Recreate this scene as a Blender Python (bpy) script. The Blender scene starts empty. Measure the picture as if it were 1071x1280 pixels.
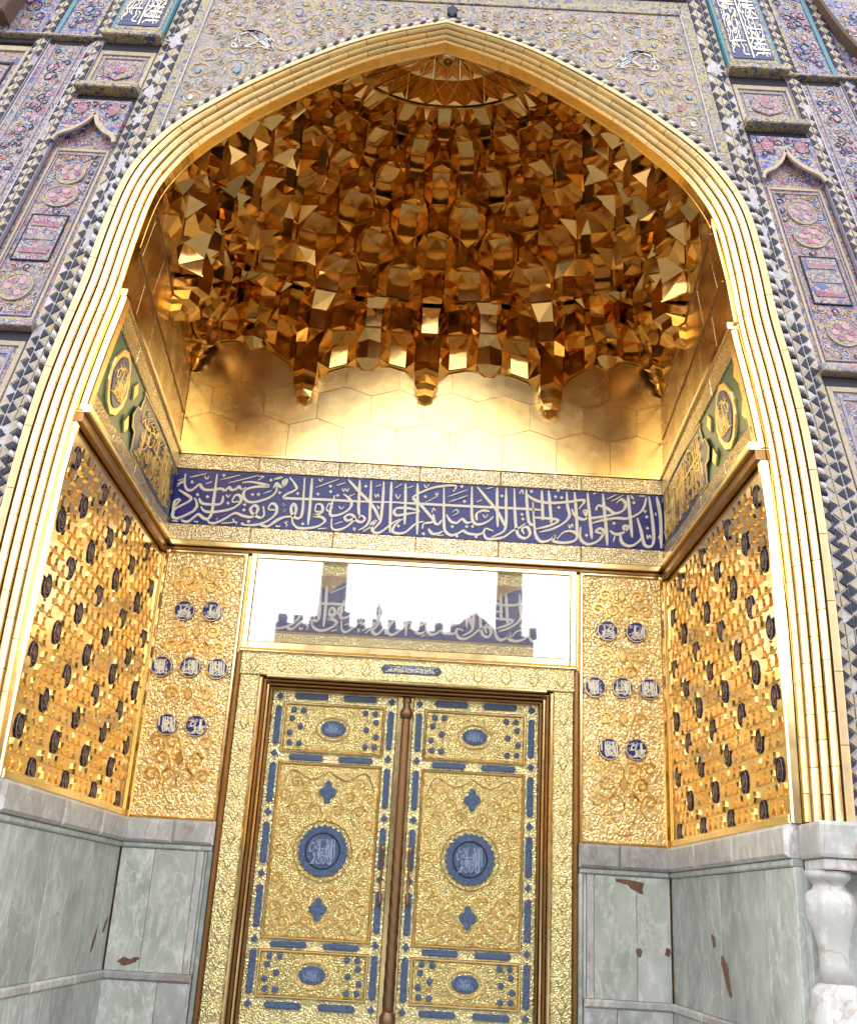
import bpy, bmesh, math, random
from mathutils import Vector, Matrix
random.seed(7)
S = bpy.context.scene
COL = S.collection
# ---------------------------------------------------------------- camera
CX, CY, CZ = 0.2119, -12.0478, 1.6
YAW, PITCH, ROLL, FPX = -0.0065, 0.3644, 0.059, 1305.67
_fw = Vector((math.sin(YAW)*math.cos(PITCH), math.cos(YAW)*math.cos(PITCH), math.sin(PITCH)))
_rt = Vector((math.cos(YAW), -math.sin(YAW), 0.0))
_up = _rt.cross(_fw)
RT = math.cos(ROLL)*_rt + math.sin(ROLL)*_up
UP = -math.sin(ROLL)*_rt + math.cos(ROLL)*_up
FW = _fw
cd = bpy.data.cameras.new('camera'); cam = bpy.data.objects.new('camera', cd); COL.objects.link(cam)
m = Matrix((RT, UP, -FW)).transposed().to_4x4(); m.translation = Vector((CX, CY, CZ)); cam.matrix_world = m
cd.sensor_fit = 'VERTICAL'; cd.sensor_height = 36.0; cd.lens = 36.0*FPX/1280.0
cd.clip_start = 0.05; cd.clip_end = 2000
S.camera = cam
# ---------------------------------------------------------------- sky, sun, exposure
SUN_EL, SUN_AZ = math.radians(42), math.radians(30)      # azimuth from +Y (behind the portal) towards +X
w = bpy.data.worlds.new('World'); S.world = w; w.use_nodes = True
nt = w.node_tree; nt.nodes.clear()
o_ = nt.nodes.new('ShaderNodeOutputWorld'); bg = nt.nodes.new('ShaderNodeBackground')
sky = nt.nodes.new('ShaderNodeTexSky'); sky.sky_type = 'NISHITA'; sky.sun_disc = False
sky.sun_elevation = SUN_EL; sky.sun_rotation = SUN_AZ; sky.dust_density = 2.5; sky.air_density = 1.0
tc = nt.nodes.new('ShaderNodeTexCoord'); mp = nt.nodes.new('ShaderNodeMapping'); mp.inputs['Scale'].default_value = (1.2, 1.2, 3.0)
nz = nt.nodes.new('ShaderNodeTexNoise'); nz.inputs['Scale'].default_value = 1.6; nz.inputs['Detail'].default_value = 6
rmp = nt.nodes.new('ShaderNodeMapRange'); rmp.inputs[1].default_value = 0.3; rmp.inputs[2].default_value = 0.7; rmp.inputs[3].default_value = 0.55; rmp.inputs[4].default_value = 0.92
mx = nt.nodes.new('ShaderNodeMix'); mx.data_type = 'RGBA'
mx.inputs[7].default_value = (7.6, 7.4, 7.2, 1)
L = nt.links.new
L(tc.outputs['Generated'], mp.inputs['Vector']); L(mp.outputs['Vector'], nz.inputs['Vector']); L(nz.outputs['Fac'], rmp.inputs[0])
L(rmp.outputs[0], mx.inputs[0]); L(sky.outputs['Color'], mx.inputs[6]); L(mx.outputs[2], bg.inputs['Color'])
bg.inputs['Strength'].default_value = 0.12
L(bg.outputs[0], o_.inputs['Surface'])
sl = bpy.data.lights.new('sun', 'SUN'); sl.energy = 2.6; sl.angle = math.radians(0.6); sl.color = (1, 0.95, 0.86)
sun = bpy.data.objects.new('sun', sl); COL.objects.link(sun)
sd = Vector((math.sin(SUN_AZ)*math.cos(SUN_EL), math.cos(SUN_AZ)*math.cos(SUN_EL), math.sin(SUN_EL)))
sun.rotation_euler = sd.to_track_quat('Z', 'Y').to_euler(); sun.location = sd*60
S.view_settings.view_transform = 'Standard'; S.view_settings.look = 'None'; S.view_settings.exposure = 2.35; S.view_settings.gamma = 1.0
S.view_settings.use_curve_mapping = False
S.render.engine = 'CYCLES'; S.cycles.use_denoising = True; S.cycles.max_bounces = 8; S.cycles.glossy_bounces = 5; S.cycles.diffuse_bounces = 4
S.cycles.sample_clamp_indirect = 8.0; S.cycles.caustics_reflective = True; S.cycles.caustics_refractive = False

# ---------------------------------------------------------------- helpers
def pix(px, py, Y):
    d = FW + RT*((px-535.5)/FPX) - UP*((py-640.0)/FPX)
    t = (Y-CY)/d.y
    return Vector((CX, CY, CZ)) + d*t
def link(o, parent=None):
    COL.objects.link(o)
    if parent is not None: o.parent = parent
    return o
def mesh(name, V, F, mat, parent=None, smooth=False):
    me = bpy.data.meshes.new(name); me.from_pydata([tuple(v) for v in V], [], F)
    if mat is not None: me.materials.append(mat)
    if smooth:
        for p in me.polygons: p.use_smooth = True
    me.update()
    return link(bpy.data.objects.new(name, me), parent)
def inst(name, me, mat_w, parent=None):
    o = bpy.data.objects.new(name, me); o.matrix_world = mat_w
    return link(o, parent)
def thing(name, label, cat, group=None, loc=(0, 0, 0)):
    o = bpy.data.objects.new(name, None); o.empty_display_size = 0.2; COL.objects.link(o)
    o['label'] = label; o['category'] = cat
    if group: o['group'] = group
    return o
def tag(o, label, cat, group=None):
    o['label'] = label; o['category'] = cat
    if group: o['group'] = group
    return o
def fixn(me):
    bm = bmesh.new(); bm.from_mesh(me); bmesh.ops.recalc_face_normals(bm, faces=bm.faces); bm.to_mesh(me); bm.free()
# surfaces: (u, v, d) -> world, d = distance proud of the surface
def tau(z):
    q = z-4.2
    sp = 0.35*math.log(1+math.exp(q/0.35)) if q < 8 else q
    return max(0.3, 1-0.05*sp)
AX = 0.05
YF = -3.74
def FAC(u, v, d): return Vector((AX+u*tau(v), YF-d, v))
def BACK(u, v, d): return Vector((u, -d, v))
# half profile of the arch opening (x, z)
ARCH = [(3.13, 0.0), (3.13, 2.4), (3.13, 3.8), (3.10, 4.8), (3.04, 5.58), (2.95, 6.2), (2.85, 6.77), (2.78, 7.35), (2.68, 7.9), (2.5, 8.27), (2.3, 8.53), (2.05, 8.77), (1.8, 8.99), (1.25, 9.38), (0.69, 9.70), (0.0, 9.95)]
def archx(z):
    for (x0, z0), (x1, z1) in zip(ARCH, ARCH[1:]):
        if z0 <= z <= z1: return x0+(x1-x0)*(z-z0)/(z1-z0)
    return 0.0
def catmull(P, n, closed=False):
    P = [Vector(p) for p in P]; out = []
    N = len(P)
    if N < 3 and not closed:
        return [P[0].lerp(P[-1], i/float(n)) for i in range(n+1)]
    rng = range(N if closed else N-1)
    for i in rng:
        if closed: p0, p1, p2, p3 = P[i-1], P[i], P[(i+1) % N], P[(i+2) % N]
        else: p0, p1, p2, p3 = P[max(i-1, 0)], P[i], P[i+1], P[min(i+2, N-1)]
        for k in range(n):
            t = k/float(n)
            out.append(0.5*((2*p1)+(p2-p0)*t+(2*p0-5*p1+4*p2-p3)*t*t+(3*p1-p0-3*p2+p3)*t**3))
    if not closed: out.append(P[-1])
    return out
def sidex(y, z):
    f = min(1.0, max(0.0, -y/3.73)); zz = min(z, 7.9)
    return 3.05+f*(archx(zz)-3.05)
def SIDE(s):
    return lambda u, v, d: Vector((s*(sidex(u, v)-d)+AX*0.6*min(1, max(0, -u/3.73)), u, v))
def prism(name, pts, surf, d0, d1, mat, parent=None, bev=0.0, smooth=False):
    """closed slab: outline pts (u, v) on a surface, from depth d0 (back) to d1 (front), edges chamfered by bev"""
    n = len(pts); V = []; F = []
    pts = [Vector((p[0], p[1])) for p in pts]
    rings = [(pts, d0)]
    if bev > 0:
        rings.append((pts, d1-bev)); rings.append((inset(pts, bev), d1))
    else: rings.append((pts, d1))
    for P, d in rings:
        V += [surf(p[0], p[1], d) for p in P]
    for r in range(len(rings)-1):
        for i in range(n):
            j = (i+1) % n; F.append((r*n+i, r*n+j, (r+1)*n+j, (r+1)*n+i))
    F.append(tuple(range((len(rings)-1)*n, len(rings)*n)))
    o = mesh(name, V, F, mat, parent, smooth)
    return o
def inset(P, b):
    n = len(P); A = sum(P[i].x*P[(i+1) % n].y-P[(i+1) % n].x*P[i].y for i in range(n)); sg = 1 if A > 0 else -1
    out = []
    for i in range(n):
        e0 = P[i]-P[i-1]; e1 = P[(i+1) % n]-P[i]
        if e0.length < 1e-6 or e1.length < 1e-6: out.append(P[i]); continue
        e0 = e0.normalized(); e1 = e1.normalized()
        n0 = Vector((-e0.y, e0.x))*sg; n1 = Vector((-e1.y, e1.x))*sg
        k = n0+n1; L2 = k.length_squared
        k = k*(2.0/L2) if L2 > 0.2 else n0
        out.append(P[i]+k*b)
    return out
def rect(u0, v0, u1, v1): return [(u0, v0), (u1, v0), (u1, v1), (u0, v1)]
def slab(name, u0, v0, u1, v1, surf, d0, d1, mat, parent=None, bev=0.006, nu=1, nv=1):
    P = [(u0+(u1-u0)*i/nu, v0) for i in range(nu)]+[(u1, v0+(v1-v0)*i/nv) for i in range(nv)]+[(u1-(u1-u0)*i/nu, v1) for i in range(nu)]+[(u0, v1-(v1-v0)*i/nv) for i in range(nv)]
    return prism(name, P, surf, d0, d1, mat, parent, bev)
def grid(name, us, vs, surf, d, mat, parent=None, smooth=False):
    V = [surf(u, v, d) for v in vs for u in us]; n = len(us)
    F = [(j*n+i, j*n+i+1, (j+1)*n+i+1, (j+1)*n+i) for j in range(len(vs)-1) for i in range(n-1)]
    return mesh(name, V, F, mat, parent, smooth)
def ell(cx, cy, rx, ry, n=20, ph=0.0): return [(cx+rx*math.cos(2*math.pi*i/n+ph), cy+ry*math.sin(2*math.pi*i/n+ph)) for i in range(n)]
def lobed(cx, cy, r, lobes, dep, n): return [(cx+(r-dep*abs(math.cos(lobes*0.5*2*math.pi*i/n)))*math.cos(2*math.pi*i/n), cy+(r-dep*abs(math.cos(lobes*0.5*2*math.pi*i/n)))*math.sin(2*math.pi*i/n)) for i in range(n)]
def ribbon_vf(P, wd, surf, d0, d1, nib=0.8, sub=4, taper=True, V=None, F=None):
    """a pen stroke: raised ribbon along P (u, v) whose breadth follows the pen angle"""
    V = [] if V is None else V; F = [] if F is None else F
    C = catmull([Vector((p[0], p[1], 0)) for p in P], sub); n = len(C); base = len(V)
    for i, c in enumerate(C):
        t = (C[min(i+1, n-1)]-C[max(i-1, 0)])
        if t.length < 1e-9: t = Vector((1, 0, 0))
        t.normalize(); nn = Vector((-t.y, t.x, 0))
        a = math.atan2(t.y, t.x)
        k = 0.62+0.45*abs(math.sin(a-nib))
        if taper:
            e = min(i, n-1-i)/max(1.0, 0.18*(n-1)); k *= 0.45+0.55*min(1, e)
        q = nn*(wd*0.5*k)
        for sgn, d in ((-1, d0), (-0.8, d1), (0.8, d1), (1, d0)):
            s = c+q*sgn; V.append(surf(s.x, s.y, d))
    for i in range(n-1):
        a = base+4*i; b = a+4
        F += [(a, b, b+1, a+1), (a+1, b+1, b+2, a+2), (a+2, b+2, b+3, a+3)]
    F += [(base, base+1, base+2, base+3), (base+4*(n-1)+3, base+4*(n-1)+2, base+4*(n-1)+1, base+4*(n-1))]
    return V, F
def box_vf(V, F, x0, y0, z0, x1, y1, z1):
    b = len(V)
    V += [Vector(p) for p in ((x0, y0, z0), (x1, y0, z0), (x1, y1, z0), (x0, y1, z0), (x0, y0, z1), (x1, y0, z1), (x1, y1, z1), (x0, y1, z1))]
    F += [tuple(b+i for i in f) for f in ((0, 3, 2, 1), (4, 5, 6, 7), (0, 1, 5, 4), (1, 2, 6, 5), (2, 3, 7, 6), (3, 0, 4, 7))]
def box(name, x0, y0, z0, x1, y1, z1, mat, parent=None, bev=0.0):
    V, F = [], []; box_vf(V, F, x0, y0, z0, x1, y1, z1)
    o = mesh(name, V, F, mat, parent)
    if bev:
        bm = bmesh.new(); bm.from_mesh(o.data); bmesh.ops.bevel(bm, geom=bm.edges[:], offset=bev, segments=2, affect='EDGES', profile=0.6); bm.to_mesh(o.data); bm.free()
    return o
def lathe(name, prof, cx, cy, mat, parent=None, n=24, smooth=True, fl=None):
    V = []; F = []
    for r, z in prof:
        for i in range(n):
            a = 2*math.pi*i/n
            rr = r*(fl(a, z) if fl else 1.0)
            V.append(Vector((cx+rr*math.cos(a), cy+rr*math.sin(a), z)))
    for k in range(len(prof)-1):
        for i in range(n):
            j = (i+1) % n; F.append((k*n+i, k*n+j, (k+1)*n+j, (k+1)*n+i))
    F.append(tuple(range(n-1, -1, -1))); F.append(tuple(range((len(prof)-1)*n, len(prof)*n)))
    return mesh(name, V, F, mat, parent, smooth)

# ---------------------------------------------------------------- materials
MATS = {}
def newmat(name):
    mt = bpy.data.materials.new(name); mt.use_nodes = True; t = mt.node_tree
    b = t.nodes['Principled BSDF']; MATS[name] = mt
    return mt, t, b
def N(t, typ, **kw):
    n = t.nodes.new(typ)
    for k, v in kw.items():
        if k.startswith('i_'): n.inputs[k[2:].replace('_', ' ')].default_value = v
        else: setattr(n, k, v)
    return n
def coords(t, scale=(1, 1, 1), rnd=0.0):
    tc = N(t, 'ShaderNodeTexCoord'); mp = N(t, 'ShaderNodeMapping'); mp.inputs['Scale'].default_value = scale
    t.links.new(tc.outputs['Object'], mp.inputs['Vector'])
    if rnd:
        oi = N(t, 'ShaderNodeObjectInfo'); mu = N(t, 'ShaderNodeMath', operation='MULTIPLY'); mu.inputs[1].default_value = rnd
        t.links.new(oi.outputs['Random'], mu.inputs[0]); t.links.new(mu.outputs[0], mp.inputs['Location'])
    return mp.outputs['Vector']
def ramp(t, fac, stops, mode='LINEAR'):
    r = N(t, 'ShaderNodeValToRGB'); cr = r.color_ramp; cr.interpolation = mode
    while len(cr.elements) < len(stops): cr.elements.new(0.5)
    for e, (p, c) in zip(cr.elements, stops):
        e.position = p; e.color = (c[0], c[1], c[2], 1)
    t.links.new(fac, r.inputs['Fac']); return r.outputs['Color']
def mixc(t, fac, a, b, mode='MIX'):
    mx = N(t, 'ShaderNodeMix', data_type='RGBA', blend_type=mode)
    for v, k in ((fac, 0), (a, 6), (b, 7)):
        if isinstance(v, (int, float)): mx.inputs[k].default_value = v
        elif isinstance(v, tuple): mx.inputs[k].default_value = (v[0], v[1], v[2], 1)
        else: t.links.new(v, mx.inputs[k])
    return mx.outputs[2]
def bump(t, b, h, strength=0.3, dist=0.01):
    bp = N(t, 'ShaderNodeBump'); bp.inputs['Strength'].default_value = strength; bp.inputs['Distance'].default_value = dist
    t.links.new(h, bp.inputs['Height']); t.links.new(bp.outputs['Normal'], b.inputs['Normal']); return bp
def gold(name, col, r0, r1, wav=0.0, tone=0.12, nscale=3.0, wscale=2.0):
    mt, t, b = newmat(name); b.inputs['Metallic'].default_value = 1.0
    v = coords(t, rnd=7.0)
    n1 = N(t, 'ShaderNodeTexNoise', i_Scale=nscale, i_Detail=5.0, i_Roughness=0.65); t.links.new(v, n1.inputs['Vector'])
    mr = N(t, 'ShaderNodeMapRange'); mr.inputs[1].default_value = 0.3; mr.inputs[2].default_value = 0.7; mr.inputs[3].default_value = r0; mr.inputs[4].default_value = r1
    t.links.new(n1.outputs['Fac'], mr.inputs[0]); t.links.new(mr.outputs[0], b.inputs['Roughness'])
    oi = N(t, 'ShaderNodeObjectInfo')
    c = ramp(t, oi.outputs['Random'], [(0, tuple(x*(1-tone) for x in col)), (0.5, col), (1, (col[0], col[1]*(1-0.6*tone), col[2]*(1-1.6*tone)))])
    n2 = N(t, 'ShaderNodeTexNoise', i_Scale=9.0, i_Detail=8.0); t.links.new(v, n2.inputs['Vector'])
    c = mixc(t, ramp(t, n2.outputs['Fac'], [(0.45, (0, 0, 0)), (0.75, (0.35, 0.35, 0.35))]), c, tuple(x*0.55 for x in col))
    t.links.new(c, b.inputs['Base Color'])
    if wav:
        n3 = N(t, 'ShaderNodeTexNoise', i_Scale=wscale, i_Detail=2.0); t.links.new(v, n3.inputs['Vector'])
        bump(t, b, n3.outputs['Fac'], 1.0, wav)
    return mt
gold('gold_plate', (0.71, 0.44, 0.155), 0.06, 0.18, wav=0.006)
gold('gold_wall', (0.97, 0.71, 0.31), 0.2, 0.3, wav=0.004)
gold('gold_roll', (0.95, 0.72, 0.36), 0.2, 0.34, wav=0.009, tone=0.2)
gold('gold_trim', (0.98, 0.78, 0.42), 0.12, 0.22, wav=0.003)
gold('gold_tile', (0.95, 0.72, 0.36), 0.12, 0.24, wav=0.004)
gold('gold_dull', (0.62, 0.47, 0.27), 0.4, 0.6)
gold('brass_dark', (0.34, 0.19, 0.08), 0.25, 0.45, wav=0.003)
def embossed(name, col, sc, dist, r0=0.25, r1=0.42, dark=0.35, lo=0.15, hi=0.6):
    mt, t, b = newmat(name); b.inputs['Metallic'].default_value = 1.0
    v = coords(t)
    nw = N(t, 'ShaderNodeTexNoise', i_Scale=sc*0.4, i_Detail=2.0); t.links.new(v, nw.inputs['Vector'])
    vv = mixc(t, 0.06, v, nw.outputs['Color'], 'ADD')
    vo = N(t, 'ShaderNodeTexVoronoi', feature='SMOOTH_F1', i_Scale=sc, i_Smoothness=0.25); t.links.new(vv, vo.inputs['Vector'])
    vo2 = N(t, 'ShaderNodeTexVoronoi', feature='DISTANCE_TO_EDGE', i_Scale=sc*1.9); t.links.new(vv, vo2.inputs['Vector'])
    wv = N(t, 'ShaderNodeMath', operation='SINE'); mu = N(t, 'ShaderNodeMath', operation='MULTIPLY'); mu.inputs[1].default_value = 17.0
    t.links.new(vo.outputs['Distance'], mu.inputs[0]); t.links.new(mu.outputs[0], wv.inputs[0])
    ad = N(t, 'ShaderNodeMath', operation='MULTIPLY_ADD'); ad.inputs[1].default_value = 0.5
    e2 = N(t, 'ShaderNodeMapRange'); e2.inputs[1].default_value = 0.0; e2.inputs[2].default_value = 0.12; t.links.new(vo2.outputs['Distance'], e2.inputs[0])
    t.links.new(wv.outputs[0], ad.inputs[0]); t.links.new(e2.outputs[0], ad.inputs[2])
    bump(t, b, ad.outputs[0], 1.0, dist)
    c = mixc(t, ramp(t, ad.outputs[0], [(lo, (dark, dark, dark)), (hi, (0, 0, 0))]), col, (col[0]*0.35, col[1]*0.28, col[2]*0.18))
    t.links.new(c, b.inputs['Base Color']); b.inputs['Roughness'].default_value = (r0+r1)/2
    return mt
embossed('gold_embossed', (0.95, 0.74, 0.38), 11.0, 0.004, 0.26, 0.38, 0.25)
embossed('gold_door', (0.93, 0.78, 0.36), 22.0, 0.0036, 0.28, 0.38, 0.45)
embossed('gold_band', (0.88, 0.78, 0.42), 15.0, 0.003, 0.3, 0.42, 0.22)
embossed('gold_fret', (0.97, 0.84, 0.56), 20.0, 0.0015, 0.25, 0.36, 0.9, 0.5, 0.85)
embossed('blue_enamel', (0.19, 0.29, 0.54), 60.0, 0.004, 0.3, 0.4, 0.5)
MATS['blue_enamel'].node_tree.nodes['Principled BSDF'].inputs['Metallic'].default_value = 0.25
def flat(name, col, rough=0.4, var=0.25, sc=30.0, metal=0.0, bmp=0.0):
    mt, t, b = newmat(name); v = coords(t, rnd=5.0)
    n1 = N(t, 'ShaderNodeTexNoise', i_Scale=sc, i_Detail=6.0, i_Roughness=0.7); t.links.new(v, n1.inputs['Vector'])
    c = ramp(t, n1.outputs['Fac'], [(0.3, tuple(x*(1-var) for x in col)), (0.7, tuple(min(1, x*(1+0.4*var)) for x in col))])
    t.links.new(c, b.inputs['Base Color']); b.inputs['Roughness'].default_value = rough; b.inputs['Metallic'].default_value = metal
    if bmp: bump(t, b, n1.outputs['Fac'], 0.6, bmp)
    return mt
flat('rosette_blue', (0.012, 0.014, 0.06), 0.6, 0.5, 60.0)
MATS['rosette_blue'].node_tree.nodes['Principled BSDF'].inputs['Specular IOR Level'].default_value = 0.2
flat('letter_bright', (0.92, 0.9, 0.84), 0.4, 0.06)
flat('letter_white', (0.93, 0.87, 0.71), 0.35, 0.08)
flat('letter_gold', (0.95, 0.70, 0.28), 0.3, 0.15, metal=0.8)
flat('dark_shade', (0.02, 0.018, 0.03), 0.6)  # near-black that paints the shadow under facade ledges; also faces one bracket
flat('white_strip', (0.46, 0.45, 0.47), 0.35, 0.3)
flat('turquoise_strip', (0.06, 0.20, 0.27), 0.35, 0.3)
flat('navy_tile', (0.010, 0.012, 0.035), 0.6, 0.4)
flat('tan_tile', (0.40, 0.33, 0.24), 0.4, 0.3)
flat('lilac_tile', (0.27, 0.24, 0.31), 0.4, 0.3)
flat('bare_plaster', (0.44, 0.43, 0.46), 0.8, 0.25, 25.0, bmp=0.01)
flat('chip', (0.19, 0.10, 0.065), 0.9, 0.5, 40.0, bmp=0.01)
flat('brick_dark', (0.10, 0.06, 0.045), 0.8)
flat('plaster', (0.45, 0.40, 0.34), 0.8, 0.15, 2.0)
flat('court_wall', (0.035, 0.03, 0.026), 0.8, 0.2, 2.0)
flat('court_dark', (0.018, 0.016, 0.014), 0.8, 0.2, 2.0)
# deep blue enamel ground with faint scrolls
def blueground(name, c0, c1, c2):
    mt, t, b = newmat(name); v = coords(t)
    vo = N(t, 'ShaderNodeTexVoronoi', feature='SMOOTH_F1', i_Scale=13.0); t.links.new(v, vo.inputs['Vector'])
    wv = N(t, 'ShaderNodeTexWave', wave_type='RINGS', i_Scale=9.0, i_Distortion=9.0); wv.inputs['Detail'].default_value = 1.0; t.links.new(v, wv.inputs['Vector'])
    c = ramp(t, wv.outputs['Fac'], [(0.55, c0), (0.8, c1)])
    c = mixc(t, ramp(t, vo.outputs['Distance'], [(0.06, (0.8, 0.8, 0.8)), (0.12, (0, 0, 0))]), c, c2)
    t.links.new(c, b.inputs['Base Color']); b.inputs['Roughness'].default_value = 0.28
    return mt
blueground('frieze_blue', (0.014, 0.018, 0.19), (0.03, 0.04, 0.26), (0.1, 0.1, 0.34))
blueground('navy_ground', (0.015, 0.02, 0.09), (0.03, 0.05, 0.18), (0.2, 0.1, 0.16))
blueground('green_ground', (0.02, 0.09, 0.05), (0.04, 0.13, 0.07), (0.3, 0.24, 0.06))
blueground('transom_blue', (0.03, 0.045, 0.24), (0.06, 0.09, 0.32), (0.12, 0.13, 0.4))
# mosaic tiles: flowers, leaves and stems in glazed colours
def mosaic(name, ground, petal, leaf, line, sc=9.0, rnd=0.0):
    mt, t, b = newmat(name); v = coords(t, rnd=rnd)
    nw = N(t, 'ShaderNodeTexNoise', i_Scale=sc*0.5, i_Detail=1.0); t.links.new(v, nw.inputs['Vector'])
    vv = mixc(t, 0.05, v, nw.outputs['Color'], 'ADD')
    f = N(t, 'ShaderNodeTexVoronoi', feature='F1', i_Scale=sc); t.links.new(vv, f.inputs['Vector'])
    g = N(t, 'ShaderNodeTexVoronoi', feature='F1', i_Scale=sc*2.7); t.links.new(vv, g.inputs['Vector'])
    e = N(t, 'ShaderNodeTexVoronoi', feature='DISTANCE_TO_EDGE', i_Scale=sc*2.7); t.links.new(vv, e.inputs['Vector'])
    sp = N(t, 'ShaderNodeSeparateColor'); t.links.new(f.outputs['Color'], sp.inputs['Color'])
    sg = N(t, 'ShaderNodeSeparateColor'); t.links.new(g.outputs['Color'], sg.inputs['Color'])
    small = ramp(t, sg.outputs['Red'], [(0.0, ground[0]), (0.28, ground[1]), (0.5, leaf[0]), (0.64, petal[1]), (0.76, ground[0]), (0.9, leaf[1])], 'CONSTANT')
    rings = ramp(t, f.outputs['Distance'], [(0.0, line[1]), (0.10, petal[0]), (0.22, petal[1]), (0.30, line[0]), (0.34, petal[2]), (0.42, line[0])], 'CONSTANT')
    msk = N(t, 'ShaderNodeMath', operation='LESS_THAN'); msk.inputs[1].default_value = 0.46; t.links.new(f.outputs['Distance'], msk.inputs[0])
    on = N(t, 'ShaderNodeMath', operation='GREATER_THAN'); on.inputs[1].default_value = 0.45; t.links.new(sp.outputs['Green'], on.inputs[0])
    mm = N(t, 'ShaderNodeMath', operation='MULTIPLY'); t.links.new(msk.outputs[0], mm.inputs[0]); t.links.new(on.outputs[0], mm.inputs[1])
    c = mixc(t, mm.outputs[0], small, rings)
    edge = N(t, 'ShaderNodeMath', operation='LESS_THAN'); edge.inputs[1].default_value = 0.06; t.links.new(e.outputs['Distance'], edge.inputs[0])
    c = mixc(t, edge.outputs[0], c, line[0])
    wv = N(t, 'ShaderNodeTexWave', wave_type='RINGS', i_Scale=sc*0.28, i_Distortion=7.0); wv.inputs['Detail'].default_value = 1.5; wv.inputs['Detail Scale'].default_value = 1.2; t.links.new(v, wv.inputs['Vector'])
    stem = ramp(t, wv.outputs['Fac'], [(0.975, (0, 0, 0)), (0.985, (1, 1, 1))])
    c = mixc(t, stem, c, leaf[1])
    big = N(t, 'ShaderNodeTexNoise', i_Scale=2.2, i_Detail=5.0); t.links.new(v, big.inputs['Vector'])
    c = mixc(t, ramp(t, big.outputs['Fac'], [(0.4, (0, 0, 0)), (0.75, (0.45, 0.45, 0.45))]), c, (0.30, 0.27, 0.26))
    hs = N(t, 'ShaderNodeHueSaturation'); hs.inputs['Value'].default_value = 0.72; hs.inputs['Saturation'].default_value = 1.3; t.links.new(c, hs.inputs['Color'])
    t.links.new(hs.outputs[0], b.inputs['Base Color']); b.inputs['Roughness'].default_value = 0.32
    bump(t, b, e.outputs['Distance'], 0.25, 0.004)
    return mt
PINK = ((0.45, 0.13, 0.20), (0.52, 0.27, 0.33), (0.55, 0.45, 0.42))
mosaic('mosaic_pink', ((0.46, 0.33, 0.34), (0.50, 0.40, 0.39)), PINK, ((0.13, 0.16, 0.36), (0.45, 0.36, 0.20)), ((0.05, 0.05, 0.12), (0.5, 0.42, 0.2)), 9.0)
mosaic('mosaic_lilac', ((0.47, 0.39, 0.38), (0.50, 0.44, 0.40)), PINK, ((0.15, 0.20, 0.42), (0.36, 0.33, 0.30)), ((0.07, 0.07, 0.16), (0.5, 0.42, 0.2)), 7.5)
mosaic('mosaic_blue', ((0.30, 0.29, 0.43), (0.40, 0.37, 0.45)), PINK, ((0.08, 0.12, 0.40), (0.45, 0.42, 0.30)), ((0.03, 0.04, 0.14), (0.5, 0.42, 0.2)), 9.0)
mosaic('mosaic_cream', ((0.50, 0.43, 0.36), (0.50, 0.39, 0.37)), ((0.45, 0.22, 0.26), (0.50, 0.38, 0.40), (0.50, 0.45, 0.36)), ((0.20, 0.27, 0.42), (0.48, 0.40, 0.20)), ((0.12, 0.12, 0.17), (0.55, 0.45, 0.2)), 10.0)
mosaic('mosaic_gold', ((0.50, 0.42, 0.24), (0.46, 0.40, 0.30)), ((0.30, 0.28, 0.42), (0.46, 0.38, 0.36), (0.52, 0.45, 0.30)), ((0.12, 0.15, 0.30), (0.50, 0.42, 0.22)), ((0.08, 0.08, 0.12), (0.5, 0.42, 0.2)), 11.0)
flat('scroll_yellow', (0.42, 0.32, 0.13), 0.35, 0.25)
flat('cloud_white', (0.48, 0.46, 0.46), 0.35, 0.2)
flat('pink_tile', (0.46, 0.24, 0.29), 0.35, 0.3)
flat('teal_leaf', (0.16, 0.25, 0.36), 0.35, 0.25)
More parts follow.
